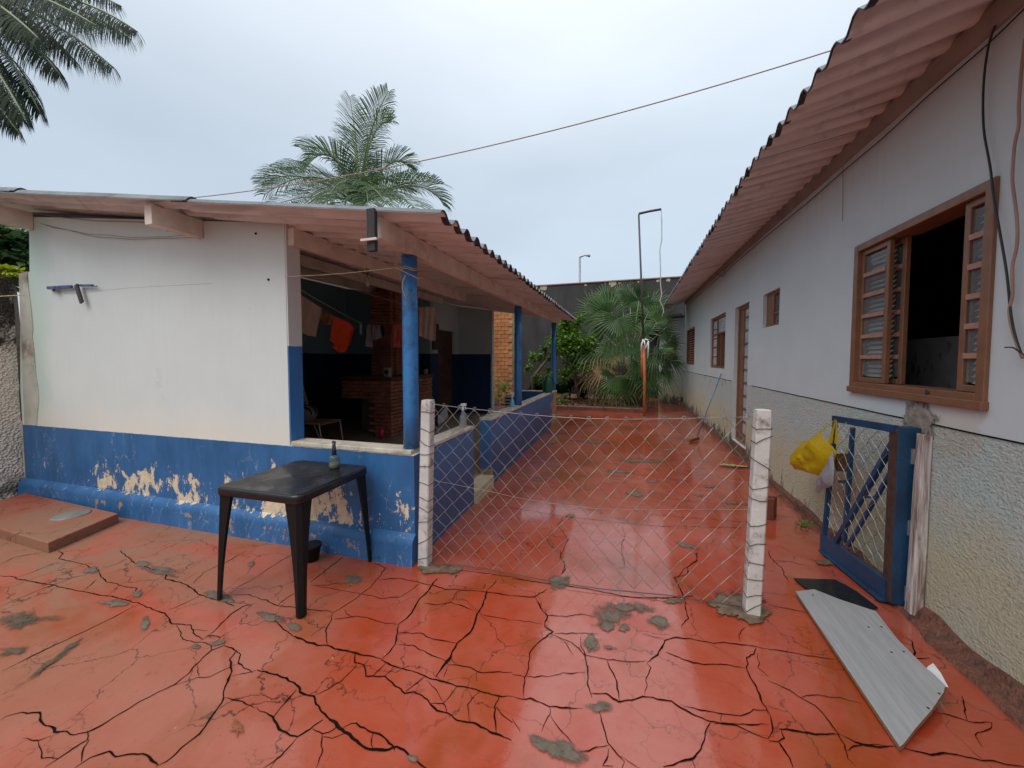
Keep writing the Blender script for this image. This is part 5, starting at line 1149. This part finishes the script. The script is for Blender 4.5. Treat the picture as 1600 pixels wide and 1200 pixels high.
# ================================================================== TABLE
TC = np.array([-2.14, 1.92, 0]); TR = R(2.6)
TB = empty('plastic_table', TC, 'wet black plastic patio table in front of the peeling blue wall', 'table', TR)
def tl(x, y, z): c, s_ = math.cos(TR), math.sin(TR); return (TC[0]+x*c-y*s_, TC[1]+x*s_+y*c, z)
h, ZT = .318, .715
def rr(hh, r, n=6):
    o = []
    for (sx_, sy_, a0) in ((1, 1, 0), (-1, 1, 90), (-1, -1, 180), (1, -1, 270)):
        for k in range(n+1): a = R(a0+90*k/n); o.append(((hh-r)*sx_+r*math.cos(a), (hh-r)*sy_+r*math.sin(a)))
    return o
m = MB(); rings = []
for hh, r, z in ((h-.008, .05, ZT-.055), (h+.006, .055, ZT-.05), (h+.006, .055, ZT-.012), (h, .05, ZT-.002), (h-.012, .045, ZT), (h-.03, .04, ZT-.004), (h*.5, .03, ZT-.006), (.002, .001, ZT-.007)):
    q = [tl(x, y, z) for x, y in rr(hh, r)]; rings.append(q+[q[0]])
m.grid(rings); m.f = [f[::-1] for f in m.f]; build('tabletop', m, M_table, TB)
for sx_ in (-1, 1):
    for sy_ in (-1, 1):
        m = MB(); rows = []; n = 10
        for i in range(n+1):
            f = i/n; z = ZT-.02-(ZT-.02)*f; wd = .065*(1-f)**1.8+.040; off = .306+.024*f; th = .006
            prof = [(off-wd, off), (off-.018, off+.004), (off+.004, off-.018), (off, off-wd), (off-th, off-wd), (off-.022, off-.022), (off-wd, off-th)]
            rows.append([tl(sx_*a, sy_*b, z) for a, b in prof]+[tl(sx_*prof[0][0], sy_*prof[0][1], z)])
        m.grid(rows, smooth=False); build('leg', m, M_black, TB)
tp = tl(.10, .22, ZT-.004)
sp = empty('oil_bottle', tp, 'squat clear bottle with dark pump and yellowish liquid on the black table', 'bottle')
m = MB(); m.lathe(tp, [(.034, 0), (.037, .008), (.037, .07), (.030, .088), (.016, .096)], 24); build('bottle_body', m, mat_film('teal_glass', (.10, .17, .17), .55, .3, .12), sp)
m = MB(); m.lathe((tp[0], tp[1], tp[2]+.003), [(.033, 0), (.0335, .035)], 20); build('liquid', m, simple('amber_liquid', (.36, .27, .08), .3), sp)
m = MB(); m.lathe((tp[0], tp[1], tp[2]+.094), [(.017, 0), (.015, .05), (.011, .075), (.010, .09)], 16); m.obox((tp[0]-.01, tp[1], tp[2]+.19), (tp[0]+.012, tp[1], tp[2]+.185), .014, .016); build('pump', m, simple('slate_pump', (.03, .04, .05), .4), sp)
bp = gz(487, 874)
bk = empty('black_pot', bp, 'small black pot on the floor behind the front table leg', 'pot'); m = MB(); m.lathe(bp, [(.05, 0), (.065, .10), (.072, .10), (.07, .115), (.06, .11)], 20); build('pot_body', m, M_black, bk); m = MB(); m.lathe((bp[0], bp[1], .09), [(.058, 0), (.058, .006)], 18); build('pot_soil', m, M_soil, bk)

# ================================================================== BOARD, MAT, PAPER, BRICK, BROOM, CLOTH
q = [gz(x, y, .03) for x, y in [(1243, 924), (1272, 924), (1312, 943), (1368, 966), (1402, 1010), (1445, 1055), (1460, 1068), (1476, 1084), (1474, 1094), (1455, 1118), (1430, 1142), (1412, 1162), (1406, 1166)]]
def tilt(p): return np.array([p[0], p[1], .028+.05*max(0, min(1, (p[0]-1.0)/.4))*1.0])
q2 = [tilt(p) for p in q]; m = MB(); n = len(q2); m.prism([p-np.array([0, 0, .018]) for p in q2][::-1], (0, 0, .018))
me_ = build('grey_board', m, [M_board, M_chip], loc=(1.1, 2.3, 0), label='long grey laminated board with a chipboard edge lying on the red paving', cat='board')
for p_ in me_.data.polygons:
    if abs(p_.normal.z) < .5: p_.material_index = 1
for (x, y) in ((1270, 930), (1357, 985), (1393, 1025), (1412, 1026), (1467, 1092), (1450, 1111), (1377, 987)):
    p = tilt(gz(x, y, .04)); mm = MB(); mm.lathe((p[0], p[1], p[2]+.0005), [(.005, 0), (.004, .0015)], 8); build('screw_hole', mm, M_black, parent=me_)
m = MB(); m.prism([gz(x, y, .004) for x, y in [(1240, 905), (1305, 907), (1338, 925), (1372, 951), (1340, 953), (1290, 938), (1270, 925), (1256, 918)]][::-1], (0, 0, .008)); build('rubber_mat', m, simple('wet_black_rubber', (.012, .013, .015), .2), loc=(1.25, 2.9, 0), label='wet black rubber mat under the open gate', cat='mat')
m = MB(); a_, b_, c_, d_ = gz(1442, 1052, .03), gz(1458, 1036, .06), gz(1482, 1074, .05), gz(1460, 1068, .012); m.grid([[a_, (a_+b_)/2+[0, 0, .01], b_], [(a_+d_)/2, (a_+c_)/2+[0, 0, .018], (b_+c_)/2+[0, 0, .01]], [d_, (c_+d_)/2, c_]]); build('paper_scrap', m, M_paper, loc=(1.4, 2.2, 0), label='creased white paper scrap sticking out beside the grey board', cat='paper')
bc = gz(1204, 812); cb = empty('clay_block', bc, 'reddish hollow clay block standing behind the right fence post', 'brick')
m = MB(); z0, z1 = 0, .20
A = gz(1209, 813); B = A+np.array([-.10, -.01, 0]); Cc = A+np.array([.055, .10, 0])
m.hexa([A, Cc, Cc+(B-A), B][::1], [p+np.array([0, 0, .20]) for p in [A, Cc, Cc+(B-A), B]]); bevel(build('block_body', m, M_clay, cb), .004)
for k in range(5):
    t = (k+.5)/5; m = MB(); c = A+(B-A)*t; m.obox(c+np.array([0, -.001, .006]), c+np.array([0, -.001, .194]), .006, .004, (0, 1, 0)); build('rib', m, M_clay, cb)
for k in range(3):
    t = (k+.5)/3; c = A+(Cc-A)*.5+(B-A)*t+np.array([0, 0, .2005]); m = MB(); m.box(c[0]-.012, c[0]+.012, c[1]-.02, c[1]+.02, c[2], c[2]+.0008); build('hole', m, M_black, cb)
br = empty('broom', gz(1086, 688), 'blue handled broom with yellow bristles leaning on the house wall', 'broom')
t0 = gz(1089, 682, .06); t1 = gX(1127, 584, XW-.02); m = MB(); m.tube([t0, t1], .011, 8); build('handle', m, simple('grey_blue_handle', (.12, .20, .30), .4), br)
m = MB(); e0, e1 = gz(1076, 689, .05), gz(1091, 684, .05); m.obox(e0, e1, .045, .05); build('head', m, simple('brown_broom_head', (.20, .09, .04), .6), br)
m = MB()
for k in range(60):
    f = random.random(); c = e0+(e1-e0)*f; m.tube([c+np.array([0, 0, -.015]), c+np.array([random.uniform(-.05, .0), random.uniform(-.06, .02), -.042])], .003, 3)
build('bristles', m, simple('yellow_bristles', (.60, .38, .04), .7), br)
m = MB(); cc = gz(1146, 729, .0); hue = [(.55, .06, .03), (.6, .42, .03), (.10, .30, .08), (.02, .06, .22)]
mats = [simple('cloth_stripe_%s' % n_, h_, .8) for n_, h_ in zip(('red', 'yellow', 'green', 'blue'), hue)]
G = [[(cc[0]+(-.17+.34*i/16), cc[1]+(-.07+.14*j/8)*(1-abs(i-8)/14)+.02*nz3(i*.5, 2), .012+.022*abs(nz3(i*.6, j*.5, 1))) for j in range(9)] for i in range(17)]
m.grid(G); m.m = [(k_ % 8)//2 for k_ in range(len(m.m))]; build('striped_cloth', m, mats[::-1], loc=cc, label='small rainbow striped rag lying on the wet floor', cat='rag')
# weed
wp = gz(1256, 826); m = MB()
for k in range(90):
    a = random.uniform(0, 6.28); r0 = random.uniform(.005, .06); c = wp+np.array([math.cos(a)*r0, math.sin(a)*r0, random.uniform(.0, .05)]); t_ = c+np.array([math.cos(a)*.02, math.sin(a)*.02, random.uniform(.005, .03)]); s_ = np.array([-math.sin(a), math.cos(a), .2])*.007; m.add([c, (c+t_)/2+s_, t_, (c+t_)/2-s_], [(0, 1, 2, 3)])
build('weed', m, M_citrus, loc=wp, label='small green weed growing from the foot of the house wall', cat='weed')

# ================================================================== POLES
g0 = np.array([.35, 10.05, 0]); pole = empty('bent_pole', g0, 'thin bent pole with orange lower sleeve in front of the fan palm', 'pole')
def gy(x, y): return gY(x, y, 10.05)
m = MB(); m.tube([gy(1006, 545), gy(1002, 440), gy(998, 335)], [.028, .024, .022], 8); build('upper_pole', m, M_pipe, pole)
m = MB(); m.tube([gy(1007, 654), gy(1007, 590), gy(1006, 540)], .04, 10); m.tube([gy(1003, 590), gy(1003, 536)], .03, 8); build('sleeve', m, M_orange, pole)
m = MB(); m.tube([gy(998, 334), gy(1015, 330), gy(1033, 327)], .03, 8); build('arm', m, M_pipe, pole)
m = MB(); m.tube([gy(*p) for p in [(1033, 327), (1034, 345), (1034, 375), (1031, 390), (1032, 420), (1032, 445), (1034, 460), (1031, 470), (1036, 480), (1037, 487), (1034, 495)]], .012, 5); build('dangling_wire', m, simple('pale_wire', (.40, .38, .36), .6), pole)
m = MB()
for A in ([(1005, 530), (1003, 538), (1001, 548)], [(1006, 531), (1009, 545), (1013, 533)], [(1013, 533), (1013, 545), (1012, 560)], [(1007, 530), (1012, 531), (1013, 534)]): m.tube([gY(x, y, 9.97) for x, y in A], .018, 6)
build('white_strap', m, M_hw, pole)
lp0 = gY(907, 440, 24); L2 = empty('street_lamp', (lp0[0], 24, 0), 'distant street lamp rising above the black wall', 'street lamp')
m = MB(); m.tube([(lp0[0], 24, 0), gY(906, 402, 24)], .06, 8); build('mast', m, M_galv, L2); m = MB(); m.tube([gY(906, 402, 24), gY(914, 399, 24), gY(922, 400, 24)], [.05, .04, .09], 8); build('lamp_arm', m, M_galv, L2)

# ================================================================== PLANTS
def frond(mb, p0, p1, p2, ll, n, droop=.35, up=(0, 0, 1), wl=.022, vee=.35, taper=True, mi=0, jit=.12):
    p0, p1, p2 = Vector(p0), Vector(p1), Vector(p2); pts = [p0*(1-t)**2+p1*2*t*(1-t)+p2*t*t for t in [i/14 for i in range(15)]]
    mb.tube(pts, [.028*(1-i/15)+.006 for i in range(15)], 5, mi=1)
    for i in range(n):
        t = .10+.90*i/n; c = p0*(1-t)**2+p1*2*t*(1-t)+p2*t*t; tg = ((p1-p0)*(1-t)+(p2-p1)*t).normalized()
        u = Vector(up); sd_ = tg.cross(u)
        if sd_.length < .1: sd_ = tg.cross(Vector((1, .3, 0)))
        sd_.normalize(); nn = sd_.cross(tg).normalized(); L_ = ll*(math.sin(math.pi*min(1, .18+.80*t))**.55)*random.uniform(.85, 1.1)
        for sg in (1, -1):
            dr = (sd_*sg*(1-.35*t)+tg*(.45+.5*t)+nn*(vee+random.uniform(-jit, jit))).normalized()
            a = c; q1 = a+dr*L_*.45+Vector((0, 0, -droop*L_*.12)); q2 = a+dr*L_*.8+Vector((0, 0, -droop*L_*.42)); q3 = a+dr*L_+Vector((0, 0, -droop*L_*.85))
            wv = (tg-dr*tg.dot(dr)).normalized()*wl*.5
            mb.add([a-wv*.5, a+wv*.5, q1+wv, q1-wv, q2+wv*.8, q2-wv*.8, q3], [(0, 1, 2, 3), (3, 2, 4, 5), (5, 4, 6)], 0, False)
# feather palm behind the veranda building
PY = 8.5; pc = gY(561, 322, PY); PT = empty('feather_palm', (pc[0], PY, 0), 'tall feather palm rising behind the veranda roof', 'palm tree')
m = MB(); m.tube([(pc[0]+.1, PY, -.02), (pc[0]-.05, PY, 2.2), (pc[0], PY, pc[2]+.1)], [.17, .13, .11], 10); build('trunk', m, M_trunk, PT)
FR = [((560, 225), (546, 150), .3), ((566, 215), (607, 142), -.4), ((572, 190), (612, 188), .5), ((530, 215), (470, 232), .4), ((520, 200), (478, 262), -.9), ((520, 255), (430, 262), .9), ((500, 240), (412, 305), -.6), ((520, 290), (420, 322), 1.1), ((610, 225), (640, 262), .6), ((630, 270), (692, 288), -.3), ((660, 258), (694, 322), .7), ((620, 280), (660, 340), -1.2), ((540, 280), (536, 345), -1.4), ((565, 260), (605, 320), -1.6), ((555, 200), (545, 205), 1.2), ((590, 250), (640, 300), 1.5), ((530, 260), (455, 345), 1.5), ((470, 250), (408, 288), .2), ((585, 240), (600, 255), 1.8), ((575, 270), (575, 330), -1.8), ((545, 240), (500, 330), -1.4)]
for k, (c1, c2, dy) in enumerate(FR):
    m = MB(); a = gY(561, 322, PY); b = gY(c1[0], c1[1], PY+dy*.6); c = gY(c2[0], c2[1], PY+dy*1.2)
    frond(m, a, b, c, .95, 58, droop=.45, wl=.024, vee=.35); build('frond', m, [M_palm, simple('palm_rachis', (.16, .20, .07), .5) if k == 0 else bpy.data.materials['palm_rachis']], PT)
# dark palm upper left, crown just outside the frame
DY = 3.2; dc = gY(-110, -40, DY); DP = empty('dark_palm', (dc[0], DY, 0), 'dark drooping palm crown hanging into the upper left corner', 'palm tree')
m = MB(); m.tube([(dc[0], DY, -.02), (dc[0]+.2, DY, 4), (dc[0], DY, dc[2])], [.28, .24, .22], 12); build('trunk', m, M_trunk, DP)
DF = [((110, -30), (215, 50), 0), ((80, -30), (205, 62), .4), ((60, 0), (178, 106), -.3), ((40, 0), (120, 98), .5), ((20, 20), (95, 118), -.2), ((10, 60), (63, 178), .2), ((-30, 60), (40, 186), -.5), ((-50, 110), (30, 208), .3), ((60, -60), (190, 10), .8), ((20, -40), (150, 40), -.8), ((-20, -10), (80, 70), .9), ((-60, 60), (10, 160), .9), ((-20, 130), (36, 188), 1.1), ((0, -80), (120, -10), -.5), ((-20, -20), (60, 60), -1.), ((-70, -20), (-10, 100), 1.3)]
for k, (c1, c2, dy) in enumerate(DF):
    m = MB(); a = np.array(dc); b = gY(c1[0], c1[1], DY+dy*.5); c = gY(c2[0], c2[1], DY+dy)
    frond(m, a, b, c, .36, 150, droop=1.5, wl=.013, vee=-.2, jit=.45); build('frond', m, [M_date, bpy.data.materials['palm_rachis']], DP)
# fan palm
FY = 11.9; fc = gY(985, 560, FY); FP = empty('fan_palm', (fc[0], FY, .05), 'bushy green fan palm in the garden bed at the end of the passage', 'palm tree')
m = MB(); m.tube([(fc[0]+.1, FY+.1, -.02), (fc[0], FY+.1, 1.3), (fc[0], FY+.1, fc[2]+.1)], [.26, .24, .16], 12); build('trunk', m, M_trunk, FP)
def fan(mb, c, d, nrm, Rr, n=27, span=235, base=None, droop=.25):
    c = Vector([float(a) for a in c]); d = Vector(d).normalized(); nrm = Vector(nrm); nrm = (nrm-d*nrm.dot(d)).normalized(); s_ = d.cross(nrm)
    if base is not None: mb.tube([Vector(base), (Vector(base)+c)/2+Vector((0, 0, .08)), c], .013, 5, mi=1)
    mb.edge = [0.0]*len(mb.v)
    da = R(span)/n
    for i in range(n):
        a = -R(span)/2+da*(i+.5); L_ = Rr*(1-.28*(abs(a)/R(span/2))**2)*random.uniform(.82, 1.08)
        if random.random() < .06: continue
        u = d*math.cos(a)+s_*math.sin(a); w_ = (-d*math.sin(a)+s_*math.cos(a)); hw = .5*da*L_*.44
        q1 = c+u*L_*.46+nrm*.05*L_; q2 = c+u*L_*.78+nrm*(.02*L_)+Vector((0, 0, -droop*L_*.12)); q3 = c+u*L_-Vector((0, 0, droop*L_*random.uniform(.2, 1.1)))
        fo = nrm*hw*.55
        mb.add([c, q1-w_*hw, q1+fo, q1+w_*hw, q2-w_*hw*.42, q2+w_*hw*.42, q3], [(0, 2, 1), (0, 3, 2), (1, 2, 5, 4), (2, 3, 5), (4, 5, 6)], 0, False); mb.edge += [0, .25, .25, .25, .6, .6, 1.0]
random.seed(21)
FL = [(950, 490, 60, 100, -.6), (985, 475, 45, 85, .3), (1015, 482, 55, 75, .3), (925, 485, 42, 150, .1), (965, 505, 62, 268, -1.1), (1030, 500, 45, 55, -.2), (1035, 520, 42, 10, .3), (915, 530, 40, 165, -.2), (930, 548, 48, 190, -.5), (955, 545, 40, 230, -.9), (1040, 545, 40, 350, -.2), (1025, 560, 48, 320, -.5), (940, 575, 50, 215, -.8), (1000, 575, 45, 280, -1.0), (1035, 585, 45, 310, -.4), (920, 590, 45, 205, -.3), (960, 595, 55, 255, -.9), (1015, 598, 45, 285, -.8), (985, 600, 42, 265, -1.1), (1005, 520, 42, 40, -.5), (990, 545, 40, 300, -.9), (1050, 565, 35, 335, .3), (1048, 535, 36, 20, .8), (970, 465, 38, 95, .9), (905, 560, 30, 180, .5), (1000, 500, 40, 80, .9), (940, 520, 45, 140, .8), (980, 540, 45, 200, .8), (960, 560, 42, 250, .2), (1010, 545, 36, 330, .1), (935, 605, 40, 230, .1), (1000, 615, 36, 250, .2), (945, 470, 40, 130, .2), (1000, 465, 40, 70, -.1)]
for k, (x, y, rp, ang, dy) in enumerate(FL):
    Y = FY+dy*.8; c = gY(x, y, Y); a = R(ang); rad = rp/F*11.2*random.uniform(.75, 1.05); d3 = np.array([math.cos(a), 0, math.sin(a)])*.9+np.array([0, random.uniform(-.5, .1) if dy < 0 else random.uniform(-.1, .35), 0])
    nrm = (random.uniform(-1.3, 1.3), -1, random.uniform(.0, .9) if ang < 180 else random.uniform(.7, 2.2))
    c = c-np.array([math.cos(a), 0, math.sin(a)])*rad*.12
    m = MB(); fan(m, c, d3, nrm, rad, base=(fc[0]+random.uniform(-.12, .12), FY, fc[2]-.35+.3*math.sin(a)), droop=.12 if ang < 180 else .35)
    build('fan_leaf', m, [M_fan if k not in (12, 15, 28, 30) else (bpy.data.materials.get('dead_fan_leaf') or simple('dead_fan_leaf', (.26, .17, .09), .8, .3, 9)), bpy.data.materials['palm_rachis']], FP)
# leafy trees and bushes
def leaves(mb, n, sampler, size=(.03, .07)):
    for _ in range(n):
        p = Vector(sampler()); a, b = random.uniform(0, 6.28), random.uniform(-.9, .7); d_ = Vector((math.cos(a)*math.cos(b), math.sin(a)*math.cos(b), math.sin(b))); s_ = d_.cross(Vector((random.uniform(-.4, .4), random.uniform(-.4, .4), 1))).normalized()
        L_ = random.uniform(*size); w_ = L_*.28; mb.add([p, p+d_*L_*.5+s_*w_, p+d_*L_, p+d_*L_*.5-s_*w_], [(0, 1, 2, 3)])
def clusters(cl, sq=1.0):
    cs = [(np.array(c), r) for c, r in cl]; wts = [r**2 for _, r in cs]
    def f():
        c, r = random.choices(cs, wts)[0]
        while True:
            v_ = np.array([random.gauss(0, .5) for _ in range(3)])
            if np.linalg.norm(v_) < 1.15: break
        return tuple(c+v_*r*np.array([1, 1, sq]))
    return f
CYY = 11.6
CT = empty('citrus_tree', (gY(850, 600, CYY)[0], CYY, .05), 'bright green leafy citrus tree beside the last blue pillar', 'tree')
b0 = gY(835, 612, CYY); m = MB(); fk = gY(848, 570, CYY); m.tube([(b0[0], CYY, 0), gY(832, 590, CYY), fk, gY(870, 540, CYY)], [.06, .05, .045, .02], 8); m.tube([fk, gY(856, 535, CYY), gY(880, 505, CYY)], [.035, .03, .012], 7); m.tube([gY(905, 625, CYY), gY(895, 575, CYY), gY(905, 530, CYY)], [.05, .04, .015], 7); build('trunk', m, M_trunk, CT)
cl = [(gY(x, y, CYY+random.uniform(-.5, .4)), r/F*11.8) for x, y, r in [(885, 510, 14), (875, 520, 14), (898, 515, 12), (865, 535, 12), (880, 545, 16), (905, 540, 16), (920, 550, 14), (895, 565, 15), (860, 558, 9), (915, 575, 13), (882, 585, 12), (845, 560, 8), (832, 557, 9), (838, 590, 7), (925, 530, 10), (905, 500, 8), (890, 530, 18), (850, 545, 7), (826, 575, 7), (858, 578, 7), (884, 500, 9), (935, 560, 8)]]
m = MB(); leaves(m, 5600, clusters(cl), (.07, .15)); build('crown', m, M_citrus, CT)
BS = [(-3.6, 13.2, 'dense dark bush low against the black wall, leftmost behind the middle pillar', [(840, 605, 12), (852, 600, 12), (830, 612, 9), (865, 605, 9)]), (-1.6, 13.0, 'dark shaded bush under the citrus tree beside the last pillar', [(890, 600, 16), (905, 595, 15), (878, 605, 12), (925, 600, 14), (912, 615, 9), (895, 580, 10)]), (-1.0, 13.4, 'dark shrub mass behind the left side of the fan palm', [(945, 590, 16), (935, 610, 12), (965, 605, 16), (955, 570, 14), (990, 600, 16), (1010, 605, 12)])]
for X, Y, lab, L_ in BS:
    o = empty('bush', (X, Y, .05), lab, 'bush', group='bushes along the garden bed'); cl = [(gY(x, y, Y+random.uniform(-.3, .3)), r/F*Y) for x, y, r in L_]
    m = MB(); leaves(m, 3800, clusters(cl), (.06, .14)); build('foliage', m, M_bush, o); m = MB(); p_ = gY(L_[0][0], L_[0][1], Y); m.tube([(p_[0], Y, .02), (p_[0]+.05, Y, p_[2])], [.03, .015], 6); build('stem', m, M_trunk, o)
for k, (x, y, h_, lab) in enumerate([(832, 628, .35, 'small broad-leaved seedling left of the middle pillar foot'), (880, 622, .30, 'young pale seedling right of the last pillar'), (778, 600, .7, 'spindly yellowish plant in front of the orange brick wall'), (790, 612, .6, 'leafy stem at the foot of the orange brick wall'), (846, 622, .4, 'low plant with pointed leaves by the blue return parapet')]):
    Y = 11.4 if k != 2 else 10.8; c = gY(x, y, Y); o = empty('seedling', (c[0], Y, .05), lab, 'plant', group='small plants in the garden soil'); m = MB()
    m.tube([(c[0], Y, 0), (c[0]+.02, Y, c[2]), (c[0], Y, c[2]+h_*.3)], .008, 4)
    for q_ in range(40):
        z = random.uniform(.1, 1)*(c[2]+h_*.4); a = random.uniform(0, 6.28); p_ = np.array([c[0], Y, z]); t_ = p_+np.array([math.cos(a)*.2, math.sin(a)*.15, random.uniform(-.02, .12)]); s_ = np.array([0, .03, .03]); m.add([p_, (p_+t_)/2+s_, t_, (p_+t_)/2-s_], [(0, 1, 2, 3)])
    build('foliage', m, M_citrus if k in (0, 1, 3) else leafmat('yellowing_leaf', (.18, .17, .05), (.28, .26, .08)), o)
# greenery over the boundary wall
o = empty('yellow_shrub', (-8.5, 2.6, 0), 'yellow-green shrub showing above the left boundary wall', 'shrub'); cl = [(gY(x, y, 3.3), r/F*8.5) for x, y, r in [(-10, 421, 7), (5, 421, 6), (15, 422, 5), (24, 424, 4), (-30, 420, 9)]]
m = MB(); leaves(m, 1600, clusters(cl, .7), (.05, .13)); build('foliage', m, M_lime, o); m = MB(); p_ = gY(5, 440, 3.3); m.tube([(p_[0], 3.3, 0), (p_[0], 3.3, p_[2])], .04, 6); build('stem', m, M_trunk, o)
TYv = 5.0; ct = gY(8, 390, TYv); o = empty('leafy_tree', (ct[0], TYv, 0), 'dark green tree seen past the left end of the white wall', 'tree'); cl = [(gY(x, y, TYv+random.uniform(-1, 1)), r/F*15) for x, y, r in [(15, 375, 14), (0, 395, 20), (28, 395, 12), (10, 412, 16), (35, 410, 10), (-20, 385, 24), (-30, 410, 24), (40, 395, 7), (30, 425, 12), (52, 400, 10), (60, 380, 12)]]
m = MB(); leaves(m, 9000, clusters(cl), (.12, .3)); build('crown', m, M_palm, o); m = MB(); m.tube([(ct[0], TYv, 0), (ct[0], TYv, ct[2])], [.25, .12], 8); build('trunk', m, M_trunk, o)
